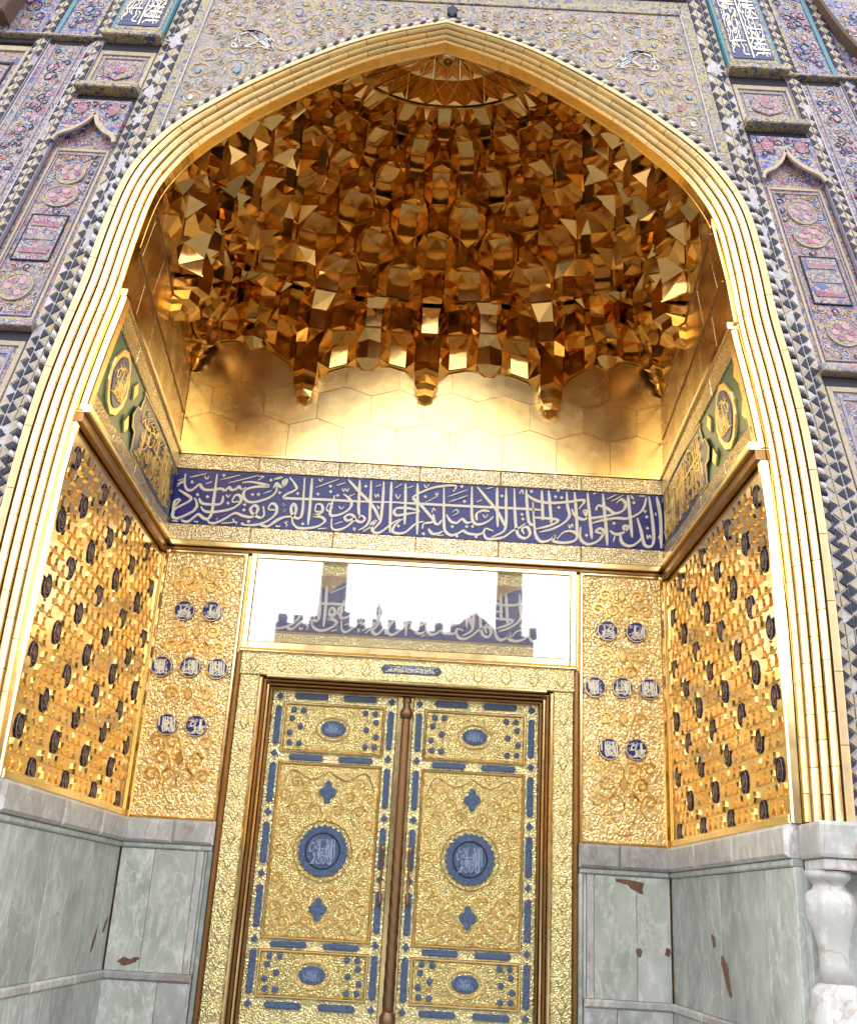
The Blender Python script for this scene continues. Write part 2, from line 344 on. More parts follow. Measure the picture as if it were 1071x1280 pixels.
# marble
def marble(name, c0, c1, c2, vein):
    mt, t, b = newmat(name); v = coords(t, (1, 1, 0.55), rnd=40.0)
    n1 = N(t, 'ShaderNodeTexNoise', i_Scale=1.7, i_Detail=8.0, i_Roughness=0.6, i_Distortion=1.0); t.links.new(v, n1.inputs['Vector'])
    n2 = N(t, 'ShaderNodeTexNoise', i_Scale=9.0, i_Detail=8.0, i_Roughness=0.7); t.links.new(v, n2.inputs['Vector'])
    n3 = N(t, 'ShaderNodeTexNoise', i_Scale=1.3, i_Detail=4.0, i_Distortion=2.5); t.links.new(v, n3.inputs['Vector'])
    c = ramp(t, n1.outputs['Fac'], [(0.32, c0), (0.5, c1), (0.68, c2)])
    c = mixc(t, ramp(t, n2.outputs['Fac'], [(0.5, (0, 0, 0)), (0.72, (0.7, 0.7, 0.7))]), c, tuple(min(1, x*1.5) for x in c2))
    sv = N(t, 'ShaderNodeMath', operation='SUBTRACT'); sv.inputs[1].default_value = 0.5; t.links.new(n3.outputs['Fac'], sv.inputs[0])
    av = N(t, 'ShaderNodeMath', operation='ABSOLUTE'); t.links.new(sv.outputs[0], av.inputs[0])
    c = mixc(t, ramp(t, av.outputs[0], [(0.0, (0.75, 0.75, 0.75)), (0.02, (0, 0, 0))]), c, vein)
    n4 = N(t, 'ShaderNodeTexNoise', i_Scale=22.0, i_Detail=3.0); t.links.new(v, n4.inputs['Vector'])
    c = mixc(t, ramp(t, n4.outputs['Fac'], [(0.68, (0, 0, 0)), (0.76, (0.6, 0.6, 0.6))]), c, (0.5, 0.5, 0.48))
    oi = N(t, 'ShaderNodeObjectInfo'); hs = N(t, 'ShaderNodeHueSaturation')
    mr = N(t, 'ShaderNodeMapRange'); mr.inputs[3].default_value = 0.8; mr.inputs[4].default_value = 1.15; t.links.new(oi.outputs['Random'], mr.inputs[0]); t.links.new(mr.outputs[0], hs.inputs['Value'])
    t.links.new(c, hs.inputs['Color']); t.links.new(hs.outputs[0], b.inputs['Base Color'])
    b.inputs['Roughness'].default_value = 0.3; b.inputs['IOR'].default_value = 1.5
    bump(t, b, n2.outputs['Fac'], 0.15, 0.004)
    return mt
marble('marble_green', (0.33, 0.38, 0.33), (0.47, 0.51, 0.46), (0.60, 0.63, 0.59), (0.70, 0.70, 0.66))
marble('marble_grey', (0.23, 0.265, 0.255), (0.34, 0.38, 0.365), (0.47, 0.50, 0.49), (0.56, 0.57, 0.555))
marble('marble_white', (0.32, 0.325, 0.32), (0.43, 0.435, 0.425), (0.53, 0.53, 0.52), (0.34, 0.26, 0.21))
# paving
mt, t, b = newmat('paving'); v = coords(t)
bk = N(t, 'ShaderNodeTexBrick'); bk.inputs['Color1'].default_value = (0.22, 0.205, 0.18, 1); bk.inputs['Color2'].default_value = (0.17, 0.16, 0.14, 1); bk.inputs['Mortar'].default_value = (0.15, 0.14, 0.13, 1); bk.inputs['Scale'].default_value = 1.0
t.links.new(v, bk.inputs['Vector']); t.links.new(bk.outputs['Color'], b.inputs['Base Color']); b.inputs['Roughness'].default_value = 0.6
# coated glass of the transom: part mirror, part clear
mt, t, b = newmat('coated_glass'); t.nodes.remove(b)
gl = N(t, 'ShaderNodeBsdfGlossy'); gl.inputs['Roughness'].default_value = 0.02; gl.inputs['Color'].default_value = (1, 0.99, 0.98, 1)
tr = N(t, 'ShaderNodeBsdfTransparent'); ms = N(t, 'ShaderNodeMixShader'); ms.inputs[0].default_value = 0.21
t.links.new(tr.outputs[0], ms.inputs[1]); t.links.new(gl.outputs[0], ms.inputs[2]); t.links.new(ms.outputs[0], t.nodes['Material Output'].inputs['Surface'])
M = MATS
# ================================================================ SETTING
g = mesh('courtyard_ground', [(-300, -300, 0), (300, -300, 0), (300, 300, 0), (-300, 300, 0)], [(0, 1, 2, 3)], M['paving']); g['kind'] = 'structure'
# ---- the building across the courtyard (seen mirrored in the transom glass and the gold)
def pointed(cx, z0, hw, zs, za, n=8):
    P = [(cx-hw, z0), (cx-hw, zs)]
    for i in range(1, n):
        a = i/n; P.append((cx-hw*(1-a**1.6), zs+(za-zs)*math.sin(a*math.pi/2)**1.0*(0.75+0.25*a)))
    P.append((cx, za))
    for i in range(n-1, 0, -1):
        a = i/n; P.append((cx+hw*(1-a**1.6), zs+(za-zs)*math.sin(a*math.pi/2)**1.0*(0.75+0.25*a)))
    P += [(cx+hw, zs), (cx+hw, z0)]
    return P
cb = thing('courtyard_building', 'brown brick building across the courtyard with a portal between two minarets', 'building')
YC = -50.0
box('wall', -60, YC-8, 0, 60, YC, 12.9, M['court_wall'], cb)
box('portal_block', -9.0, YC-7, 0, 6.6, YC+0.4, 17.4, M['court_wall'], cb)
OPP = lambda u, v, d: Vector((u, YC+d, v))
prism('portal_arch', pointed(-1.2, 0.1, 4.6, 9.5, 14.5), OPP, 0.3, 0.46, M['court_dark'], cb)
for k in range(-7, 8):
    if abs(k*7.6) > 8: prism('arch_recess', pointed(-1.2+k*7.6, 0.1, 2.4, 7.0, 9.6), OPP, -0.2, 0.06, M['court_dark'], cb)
for mx_ in (-5.9, 5.2):
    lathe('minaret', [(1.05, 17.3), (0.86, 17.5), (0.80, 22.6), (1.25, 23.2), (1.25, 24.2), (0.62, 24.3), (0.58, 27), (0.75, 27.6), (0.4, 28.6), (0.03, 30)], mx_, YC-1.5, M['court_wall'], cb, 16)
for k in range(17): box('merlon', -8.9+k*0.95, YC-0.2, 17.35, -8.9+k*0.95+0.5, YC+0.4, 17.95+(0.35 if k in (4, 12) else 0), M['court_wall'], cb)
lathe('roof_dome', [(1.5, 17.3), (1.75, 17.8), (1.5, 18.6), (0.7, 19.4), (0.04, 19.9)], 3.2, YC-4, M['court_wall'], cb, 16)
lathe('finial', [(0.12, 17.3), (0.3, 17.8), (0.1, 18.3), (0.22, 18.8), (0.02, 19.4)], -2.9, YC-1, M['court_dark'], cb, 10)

# ================================================================ PORTAL WALLS
pf = thing('portal_facade', 'floral mosaic tile facade framing the gold pointed arch', 'facade')
# arch curve sampled finely, with normals
half = catmull([Vector((x, z, 0)) for x, z in ARCH[1:]], 6)      # jamb at z = 2.4 up to the apex
def offc(o, side=1):
    """arch curve pushed outward by o, from foot to apex, as (x, z)"""
    out = []; n = len(half)
    for i, p in enumerate(half):
        t = half[min(i+1, n-1)]-half[max(i-1, 0)]; t.normalize()
        nx, nz = t.y, -t.x
        k = o*(1.0-0.56*(i/(n-1))**2)
        if i == n-1: out.append((0.0, p.y+k/max(0.3, nz)*1.0))
        else: out.append((p.x+nx*k, p.y+nz*k))
    out = [(max(x, 0.0), z) for x, z in out]
    return [(x*side, z) for x, z in out]
# facade core: ring between the arch and the outer rectangle, with thickness
oc = [(3.2, 0.0)]+offc(0.05)
V = []; F = []
for s in (-1, 1):
    b0 = len(V); n = len(oc)
    for (x, z) in oc: V.append(Vector((AX+s*x, -3.70, z)))
    for (x, z) in oc:
        V.append(Vector((AX+s*9.0, -3.70, z*17/9.95)))
    for (x, z) in oc: V.append(Vector((AX+s*x, -3.55, z)))
    for i in range(n-1):
        F.append((b0+i, b0+i+1, b0+n+i+1, b0+n+i)); F.append((b0+i, b0+i+1, b0+2*n+i+1, b0+2*n+i))
b0 = len(V)
mesh('core_wall', V, F, M['plaster'], pf)
V, F = [], []
box_vf(V, F, -9, -3.69, 0, -8.4, 3, 17); box_vf(V, F, 8.5, -3.69, 0, 9.1, 3, 17); box_vf(V, F, -9, -3.69, 16.9, 9.1, 3, 17.5); box_vf(V, F, -9, 2.6, 0, 9.1, 3, 17)
box_vf(V, F, -45, -3.5, 0, -9.05, 6, 12.9); box_vf(V, F, 9.15, -3.5, 0, 45, 6, 12.9)  # unseen side wings, added so that their shadow covers the courtyard ground
mesh('building_mass', V, F, M['plaster'], pf)
# niche core walls (behind all the claddings)
for s in (-1, 1):
    sf = SIDE(s)
    ys = [-3.72+3.82*i/6 for i in range(7)]; zs = [0, 2, 4, 5.5, 6.8, 7.9, 9.0, 12.15]
    grid('niche_side_wall', ys, zs, sf, -0.03, M['gold_wall'], pf)
V, F = [], []
box_vf(V, F, -3.3, 0.03, 0, -1.72, 0.6, 12.2); box_vf(V, F, 1.72, 0.03, 0, 3.3, 0.6, 12.2); box_vf(V, F, -1.72, 0.031, 4.1, 1.72, 0.6, 12.2)
mesh('niche_back_wall', V, F, M['gold_wall'], pf)
box('niche_roof', -3.4, -3.6, 12.1, 3.4, 0.6, 12.3, M['plaster'], pf)
box('threshold', -1.8, -0.35, 0, 1.8, 0.6, 0.16, M['marble_grey'], pf, 0.02)

# ================================================================ MUQARNAS VAULT
vt = thing('muqarnas_vault', 'faceted gilded stalactite half dome filling the head of the arch', 'vault')
TIERS = [(-0.02, 8.14), (-0.14, 8.60), (-0.27, 9.03), (-0.41, 9.42), (-0.57, 9.79), (-0.76, 10.16), (-0.98, 10.52), (-1.21, 10.85), (-1.47, 11.13)]
NODE_IN = [0.22, 0.23, 0.24, 0.23, 0.23, 0.22, 0.20, 0.16, 0.06]
LOBE = [0.0, 0.05]+[0.0]*8     # pillars stand forward, bays stand back
LIFT = [1.0, 0.6, 0.15]+[0.0]*7           # bays rise, pillars hang low
BAYS = [0.05, 0.14, -0.10, 0.20, 0.24, 0.36, -0.16, 0.13, -0.06, 0.13, -0.16, 0.36, 0.24, 0.20, -0.10, 0.14, 0.05]
def bay(t):
    f = min(max(t, 0), 1)*16; i = min(int(f), 15); f -= i
    return BAYS[i]+(BAYS[i+1]-BAYS[i])*f
BLEND = [0.0, 0.2, 0.45, 0.7, 0.9, 1, 1, 1, 1]
NCS = [16, 16, 12, 12, 12, 12, 12, 12, 12]
RECT = [(-2.70, -3.62), (-2.86, -1.85), (-3.02, 0.0), (-1.55, 0.0), (0.0, 0.0), (1.62, 0.0), (3.05, 0.0), (2.93, -1.85), (2.80, -3.62)]
def rectp(t):
    f = min(max(t, 0), 1)*8; i = min(int(f), 7); f -= i
    a, b = RECT[i], RECT[i+1]
    return Vector((a[0]+(b[0]-a[0])*f, a[1]+(b[1]-a[1])*f))
def ring(k, t, inn=0.0):
    """point of ring k at parameter t, pushed inward by inn"""
    yb, z = TIERS[k]
    q = (yb+2.2)/2.2; qa = q**0.8
    r = rectp(t); r = Vector((r.x*qa, -3.6+(r.y+3.6)*(yb+3.6)/3.6))
    a = 2.78*qa
    if t < 0.16: e = Vector((AX-a, -3.6+1.4*t/0.16))
    elif t > 0.84: e = Vector((AX+a, -3.6+1.4*(1-t)/0.16))
    else:
        th = math.pi*(t-0.16)/0.68; e = Vector((AX-a*math.cos(th), -2.2+(yb+2.2)*math.sin(th)))
    p = r.lerp(e, BLEND[k])
    c = Vector((AX, -2.3)); d = c-p; d.normalize()
    d2 = Vector((1, 0)) if t < 0.25 else Vector((-1, 0)) if t > 0.75 else Vector((0, -1))
    if k <= 1:                                   # near the walls push square to the wall
        f = min(1, min(abs(t-0.25), abs(t-0.75))/0.05)
        d = d.lerp(d2, f).normalized()
    else:
        f = min(1, max(0, 1-min(t, 1-t)/0.14)); d = d.lerp(d2, f).normalized()
    inn *= min(1, min(t, 1-t)/0.035+0.05)
    lob = math.cos(2*math.pi*8*t)*min(1, min(t, 1-t)/0.05)
    if k == 0 and abs(t-0.25) < 0.03 or k == 0 and abs(t-0.75) < 0.03: lob = -0.4
    p = p+d*(inn*(1.0+(0.5 if k == 0 else 0.15)*lob)+LOBE[k]*0.5*(1+lob))
    return Vector((p.x, p.y, z+LIFT[k]*bay(t)))
def nodes_of(k, n_=None):
    n_ = n_ or NCS[k]
    if k % 2 == 0: return [i/n_ for i in range(n_+1)]
    return [0.0]+[(i+0.5)/n_ for i in range(n_)]+[1.0]
DEL = 0.0105
DELS = [0.0125, 0.0125, 0.014, 0.0145, 0.015, 0.0155, 0.016, 0.017, 0.018]
CHG = 1            # above this tier the number of cells changes: its hoods run out on a plain soffit ring
def plain(t): return ring(CHG+1, t, 0.0)
def node_pts(k, t):
    i = NODE_IN[k]; DEL = DELS[k]
    if t <= 0: return [ring(k, 0, i*0.9), ring(k, 0.003, i), ring(k, DEL, i*0.8)]
    if t >= 1: return [ring(k, 1-DEL, i*0.8), ring(k, 0.997, i), ring(k, 1, i*0.9)]
    return [ring(k, t-DEL, i*0.86), ring(k, t, i+0.035), ring(k, t+DEL, i*0.86)]
def arc_pts(k, ta, tb):
    """concave foot of a cell between two nodes"""
    i = NODE_IN[k]; P = []; DEL = DELS[k]
    prof = ((0, 0), (0.27, 0.95), (0.73, 0.95), (1, 0)) if tb-ta > 0.6/NCS[k] else ((0, 0), (0.5, 0.9), (1, 0))
    for f, dep in prof: P.append(ring(k, ta+DEL+(tb-ta-2*DEL)*f, i*0.86*(1-dep)+0.012))
    return P
def raised(P, h): return [p+Vector((0, 0, h)) for p in P]
K = len(TIERS)-1
MG = M['gold_plate']
rv = random.Random(21)
for k in range(K):
    nd = nodes_of(k); up = nodes_of(k+1, NCS[k]); h = TIERS[k+1][1]-TIERS[k][1]
    hv = h*0.5; DEL = DELS[k]
    for c in range(len(nd)-1):
        ta, tb = nd[c], nd[c+1]
        A = arc_pts(k, ta, tb); n = len(A)-1
        hc = hv*1.25
        # upright facets lean a little so that each mirrors something else
        cen = Vector((AX, -2.3, 0))
        T = []
        for i, p in enumerate(A):
            d = (cen-Vector((p.x, p.y, 0))).normalized()
            w_i = 1 if 0 < i < n else 0; T.append(p+Vector((0, 0, hv+(hc-hv)*w_i))+d*(0.03*w_i))
        an = up[c+1] if k % 2 == 0 else up[c]
        AL, AP, AR = node_pts(k+1, an) if k != CHG else [plain(max(0, an-DEL)), plain(an), plain(min(1, an+DEL))]
        dz = Vector((0, 0, -0.004)); AL = AL+dz; AR = AR+dz
        V = A+T; F = [(i, i+1, n+1+i+1, n+1+i) for i in range(n)]
        m_ = n//2; b = len(V); V += [AL, AR]
        if k % 2 == 1 and c == 0: F += [(n+1+i, n+1+i+1, b) for i in range(n)]+[(n+1+n, b+1, b)]
        elif k % 2 == 1 and c == len(nd)-2: F += [(n+1+i, n+1+i+1, b+1) for i in range(n)]+[(n+1, b+1, b)]
        else:
            if n == 3: F += [(4, 5, b), (5, 6, b+1, b), (6, 7, b+1)]
            else:
                for i in range(n): F.append((n+1+i, n+1+i+1, b if i < m_ else b+1))
                F.append((n+1+m_, b+1, b))
        b = len(V)
        for p in A:
            d = (cen-Vector((p.x, p.y, 0))).normalized()*0.018
            V += [p+Vector((0, 0, -0.014)), p+d+Vector((0, 0, -0.014)), p+d+Vector((0, 0, 0.004)), p+Vector((0, 0, 0.008))]
        for i in range(n):
            q0 = b+4*i; q1 = q0+4
            F += [(q0, q1, q1+1, q0+1), (q0+1, q1+1, q1+2, q0+2), (q0+2, q1+2, q1+3, q0+3)]
        if k == 0:                               # close the foot of the cell to the wall
            b = len(V)
            for f in ((0, 0.27, 0.73, 1) if n == 3 else (0, 0.5, 1)): V.append(ring(0, ta+DEL+(tb-ta-2*DEL)*f, -0.03)+Vector((0, 0, 0.002)))
            F += [(i, b+i, b+i+1, i+1) for i in range(n)]
        mesh('muqarnas_cell', V, F, MG, vt)
    for j, t in enumerate(nd):
        P = node_pts(k, t); T = raised(P, hv)
        V = P+T; F = [(0, 1, 4, 3), (1, 2, 5, 4)]
        rng = None
        if k % 2 == 0: rng = (up[j], up[j+1])
        elif 0 < j < len(nd)-1: rng = (up[j-1], up[j])
        if rng:
            A = arc_pts(k+1, rng[0], rng[1]) if k != CHG else [plain(rng[0]+DEL+(rng[1]-rng[0]-2*DEL)*f) for f in (0, 0.27, 0.73, 1)]
            n = len(A)-1
            b = len(V); V += A; m_ = n//2
            if n == 3: F += [(b+1, b, 3), (3, 4, b+1), (4, b+2, b+1), (4, 5, b+2), (b+3, b+2, 5)]
            else:
                for i in range(n): F.append((b+i+1, b+i, 3 if i < m_ else 5))
                F.append((3, 4, b+m_)); F.append((4, 5, b+m_))
        if k == 0:      # pendants hanging down the wall, long ones under the pillars
            r0 = rectp(t); onb = 0.26 < t < 0.74
            w_ = Vector((r0.x, -0.012 if onb or abs(t-0.25) < .02 or abs(t-0.75) < .02 else r0.y, 0))
            long_ = j % 2 == 0
            lows = ((0.0, 0.0), (0.10, 0.02), (0.13, 0.26), (0.24, 0.30), (0.28, 0.55), (0.36, 0.60), (0.42, 0.90)) if long_ else ((0.0, 0.0), (0.05, 0.0), (0.16, 0.8))
            prev = [0, 1, 2]; wz = P[1].z
            wl = Vector((P[0].x, w_.y, wz)) if onb else Vector((w_.x, P[0].y, wz)); wr = Vector((P[2].x, w_.y, wz)) if onb else Vector((w_.x, P[2].y, wz))
            b = len(V); V += [wl, wr]; pw = [b, b+1]
            for dz_, f in lows[1:]:
                row = [Vector((p.x, p.y, wz)).lerp(Vector((w_.x+(p.x-w_.x)*(1-f)*0.9 if onb else w_.x, w_.y if onb else w_.y+(p.y-w_.y)*(1-f)*0.9, wz)), f)-Vector((0, 0, dz_)) for p in P]
                wls = [wl.lerp(Vector((w_.x, w_.y, wz)), f)-Vector((0, 0, dz_)), wr.lerp(Vector((w_.x, w_.y, wz)), f)-Vector((0, 0, dz_))]
                b = len(V); V += row+wls
                F += [(prev[0], prev[1], b+1, b), (prev[1], prev[2], b+2, b+1), (pw[0], prev[0], b, b+3), (prev[2], pw[1], b+4, b+2)]
                prev = [b, b+1, b+2]; pw = [b+3, b+4]
            F.append((prev[0], prev[1], prev[2], pw[1], pw[0]))
        mesh('muqarnas_bracket', V, F, MG, vt)
        if k >= 1 and 0 < t < 1:                  # stalactite hanging under the bracket, half a tier down
            dr = 0.24*(TIERS[k][1]-TIERS[k-1][1]); i_ = NODE_IN[k]
            Q = [p-Vector((0, 0, dr)) for p in P]
            Bk = [ring(k, t-DEL*0.9, i_*0.25), ring(k, t+DEL*0.9, i_*0.25)]
            Bl = [p-Vector((0, 0, dr*0.62)) for p in Bk]
            V = [p-Vector((0, 0, 0.002)) for p in P]+Q+Bk+Bl
            F = [(3, 4, 1, 0), (4, 5, 2, 1), (8, 3, 0, 6), (5, 9, 7, 2), (8, 9, 5, 4, 3)]
            b = len(V)
            for p in (Bl[0], Q[0], Q[1], Q[2], Bl[1]):
                d = (Vector((P[1].x, P[1].y, 0))-Vector((Bk[0].x+Bk[1].x, Bk[0].y+Bk[1].y, 0))*0.5).normalized()*0.012
                V += [p+d+Vector((0, 0, -0.008)), p+d+Vector((0, 0, 0.012))]
            F += [(b+2*q, b+2*q+2, b+2*q+3, b+2*q+1) for q in range(4)]
            mesh('stalactite', V, F, MG, vt)
nd = nodes_of(CHG+1)
for c in range(len(nd)-1):                        # flat soffit under the tier above the change
    A = arc_pts(CHG+1, nd[c], nd[c+1]); P0 = node_pts(CHG+1, nd[c]); P1 = node_pts(CHG+1, nd[c+1])
    ft = ([P0[1]] if c else [P0[0], P0[1]])+A+([P1[1]])
    ou = [plain(nd[c]+(nd[c+1]-nd[c])*f/(len(ft)-1)) for f in range(len(ft))]
    V = [p+Vector((0, 0, -0.003)) for p in ft]+ou; n = len(ft)
    mesh('soffit_plate', V, [(i, i+1, n+i+1, n+i) for i in range(n-1)], MG, vt)
# umbrella at the crown: plates, ribs and a boss
def umb(t, f):
    p = ring(K, t, 0.03); top = Vector((AX, -1.98, 11.66))
    q = p.lerp(top, f); q.z += 0.10*math.sin(math.pi*f); return q
ribs = []
FR = [0, 0.34, 0.68, 1.0]
NU = 20
for r in range(3):
    for i in range(NU):
        a0, a1 = i/NU, (i+1)/NU
        am = (a0+a1)/2
        f0, f1 = FR[r], FR[r+1]
        if r < 2:
            V = [umb(a0, f0), umb(a1, f0), umb(a1, f1), umb(a0, f1), umb(am, f0+0.1)-Vector((0, 0, 0.03)), umb(am, f1)]
            F = [(0, 1, 4), (0, 4, 3), (1, 2, 4), (4, 2, 5), (4, 5, 3)]
        else:
            V = [umb(a0, f0), umb(am, f0)-Vector((0, 0, 0.035)), umb(a1, f0), umb(am, 1)]
            F = [(0, 1, 3), (1, 2, 3)]
        mesh('dome_plate', V, F, MG, vt)
def bar(name, a, b, wd, mat, parent, dn=Vector((0, 0, -1))):
    t = (b-a).normalized(); sd_ = t.cross(dn).normalized()*wd*0.5; u_ = dn*wd*0.7
    V = [a-sd_, a+u_-sd_*0.6, a+u_+sd_*0.6, a+sd_, b-sd_, b+u_-sd_*0.6, b+u_+sd_*0.6, b+sd_]
    return mesh(name, V, [(0, 1, 5, 4), (1, 2, 6, 5), (2, 3, 7, 6), (0, 3, 2, 1), (4, 5, 6, 7)], mat, parent)
for i in range(1, NU):
    for r in range(2):
        bar('rib', umb(i/NU, FR[r]), umb((i+1)/NU if r == 0 else (i-1)/NU if i > 0 else 0, FR[r+1]), 0.022, M['gold_trim'], vt)
        bar('rib', umb(i/NU, FR[r]), umb((i-1)/NU if r == 0 else min(1, (i+1)/NU), FR[r+1]), 0.022, M['gold_trim'], vt)
for i in range(NU):
    bar('crown_edge', umb(i/NU, 0), umb((i+1)/NU, 0), 0.045, M['gold_trim'], vt)
boss = lathe('boss', [(0.02, 11.42), (0.10, 11.43), (0.135, 11.47), (0.10, 11.51), (0.11, 11.64)], AX+0.01, -1.95, M['gold_trim'], vt, 18, fl=lambda a, z: 1+0.10*math.cos(9*a))
lathe('boss_core', [(0.005, 11.395), (0.055, 11.405), (0.06, 11.43)], AX+0.01, -1.95, M['brass_dark'], boss, 12)
# back of the arch diaphragm above the vault rings (gold, closes the vault to the front)
oc2 = offc(0.0)
V = []; F = []
for s in (-1, 1):
    b0 = len(V); P = [(x, z) for x, z in oc2 if z > 7.3]; n = len(P)
    for x, z in P: V.append(Vector((AX+s*x, -3.60, z)))
    fi = next(i for i, q in enumerate(P) if q[0] < 1.9)
    for i, (x, z) in enumerate(P): V.append(Vector((AX+s*3.1, -3.60, z)) if i < fi else Vector((AX+s*3.1*x/P[fi][0], -3.60, 12.15)))
    for i in range(n-1): F.append((b0+i, b0+i+1, b0+n+i+1, b0+n+i))
mesh('arch_back', V, F, M['gold_wall'], vt)
# flat gilded plates of the wall band under the stalactites
rb = random.Random(3)
def plates(surf, u0, u1, rows, base_d):
    p_, dl = 0.68, 0.055
    for r, (z0, z1) in enumerate(rows):
        n0 = int((u0-1)/p_)-1
        for i in range(n0, n0+14):
            uc = (i+0.5*(r % 2))*p_; a, b_ = max(u0, uc-p_/2), min(u1, uc+p_/2)
            if b_-a < 0.05: continue
            e = 0.0022; um = min(max(uc, a+0.01), b_-0.01)
            zb = (lambda x: z0) if r == 0 else (lambda x: z0-dl+2*dl*abs(x-uc)/(p_/2))
            zt = lambda x: z1+dl-2*dl*abs(x-uc)/(p_/2)
            t1, t2 = rb.uniform(-1, 1)*0.003, rb.uniform(-1, 1)*0.003
            pts = [(a+e, zb(a)+e), (um, zb(um)+e), (b_-e, zb(b_)+e), (b_-e, zt(b_)-e), (um, zt(um)-e), (a+e, zt(a)-e)]
            sf = lambda q, w_, d, a=a, z0=z0, t1=t1, t2=t2: surf(q, w_, d+base_d+(q-a)*t1+(w_-z0)*t2)
            prism('wall_plate', pts, sf, -0.02, 0.006, M['gold_wall'], vt, 0.0012)
plates(BACK, -3.04, 3.06, [(6.83, 7.33), (7.33, 7.80), (7.80, 8.35), (8.35, 8.75)], 0.0)
for s in (-1, 1):
    plates(SIDE(s), -3.70, -0.012, [(6.83, 7.33), (7.33, 7.86), (7.86, 8.5)], 0.0)
    # dark seams between the rows of side plates
    for zs_ in (7.33, 7.86):
        for q in range(4):
            y0_, y1_ = -3.6+q*0.88, -3.6+(q+1)*0.88
            bar('seam', SIDE(s)(y0_, zs_, 0.004), SIDE(s)(y1_, zs_, 0.004), 0.022, M['brass_dark'], vt, Vector((-s, 0, 0)))
# ================================================================ GOLD ARCH MOULDINGS
ga = thing('gold_arch', 'gold plated arch of parallel rounded mouldings around the niche', 'arch')
def sweep(o0, o1, y0, y1, bul, name, mat, parent, seg, zlo=None, zhi=None, ph=0.0):
    """half-round moulding along the arch between offsets o0..o1, cut into plated lengths"""
    for s in (-1, 1):
        a = offc(o0); b_ = offc(o1); n = len(a)
        ks = [i for i in range(n) if (zlo is None or a[i][1] >= zlo-1e-3) and (zhi is None or a[i][1] <= zhi+1e-3)]
        i0, i1 = ks[0], ks[-1]
        # arc length parametrise
        acc = [0.0]
        for i in range(i0+1, i1+1): acc.append(acc[-1]+math.hypot(a[i][0]-a[i-1][0], a[i][1]-a[i-1][1]))
        total = acc[-1]; m_ = max(1, round(total/seg))
        def at(sv, C):
            for q in range(len(acc)-1):
                if acc[q+1] >= sv-1e-9:
                    f = (sv-acc[q])/max(1e-9, acc[q+1]-acc[q]); p, r = C[i0+q], C[i0+q+1]
                    return (p[0]+(r[0]-p[0])*f, p[1]+(r[1]-p[1])*f)
            return C[i1]
        cuts = [0.0]+[total*(j+ph)/m_ for j in range(1 if ph == 0 else 0, m_)]+[total]
        cuts = sorted(set(round(c, 5) for c in cuts))
        for c0, c1 in zip(cuts, cuts[1:]):
            if c1-c0 < 0.03: continue
            g_ = 0.0028; c0 += g_; c1 -= g_*(1 if c1 < total-1e-4 else 0)
            ns = max(1, int((c1-c0)/0.1)); V = []; F = []; PN = 9
            jit = random.uniform(-0.0006, 0.0006)
            for q in range(ns+1):
                sv = c0+(c1-c0)*q/ns; A_ = at(sv, a); B_ = at(sv, b_)
                for r in range(PN):
                    f = r/(PN-1); x = A_[0]+(B_[0]-A_[0])*f; z = A_[1]+(B_[1]-A_[1])*f
                    y = y0+(y1-y0)*f-bul*(max(0, 1-(2*f-1)**2))**0.4+jit
                    V.append(Vector((AX+s*x, y, z)))
                V.append(Vector((AX+s*B_[0], y1+0.10, B_[1]))); V.append(Vector((AX+s*A_[0], y0+0.10, A_[1])))
            w_ = PN+2
            for q in range(ns):
                for r in range(w_):
                    r2 = (r+1) % w_; F.append((q*w_+r, q*w_+r2, (q+1)*w_+r2, (q+1)*w_+r))
            F.append(tuple(range(w_))); F.append(tuple(range(ns*w_+w_-1, ns*w_-1, -1)))
            o = mesh(name, V, F, mat, parent)
            for p in o.data.polygons: p.use_smooth = False
            
W5 = 0.068
for r in range(4):
    sweep(0.004+r*W5, 0.004+(r+1)*W5-0.013, -3.69-0.042*r, -3.726-0.042*r, 0.013, 'moulding', M['gold_roll'], ga, 0.42, ph=(0.0 if r % 2 else 0.5))
sweep(0.28, 0.345, -3.858, -3.866, 0.004, 'edge_band', M['gold_dull'], ga, 0.6)
# inner roll beside the frieze, stopping on the ledge
sweep(-0.06, -0.002, -3.64, -3.68, 0.016, 'inner_moulding', M['gold_roll'], ga, 0.5, 5.5, 6.85)
# gilded soffit of the arch between front mouldings and vault
V = []; F = []
for s in (-1, 1):
    b0 = len(V); P = offc(0.003); n = len(P)
    for x, z in P: V += [Vector((AX+s*x, -3.72, z)), Vector((AX+s*x, -3.58, z))]
    for i in range(n-1): F.append((b0+2*i, b0+2*i+1, b0+2*i+3, b0+2*i+2))
mesh('soffit', V, F, M['gold_trim'], ga)

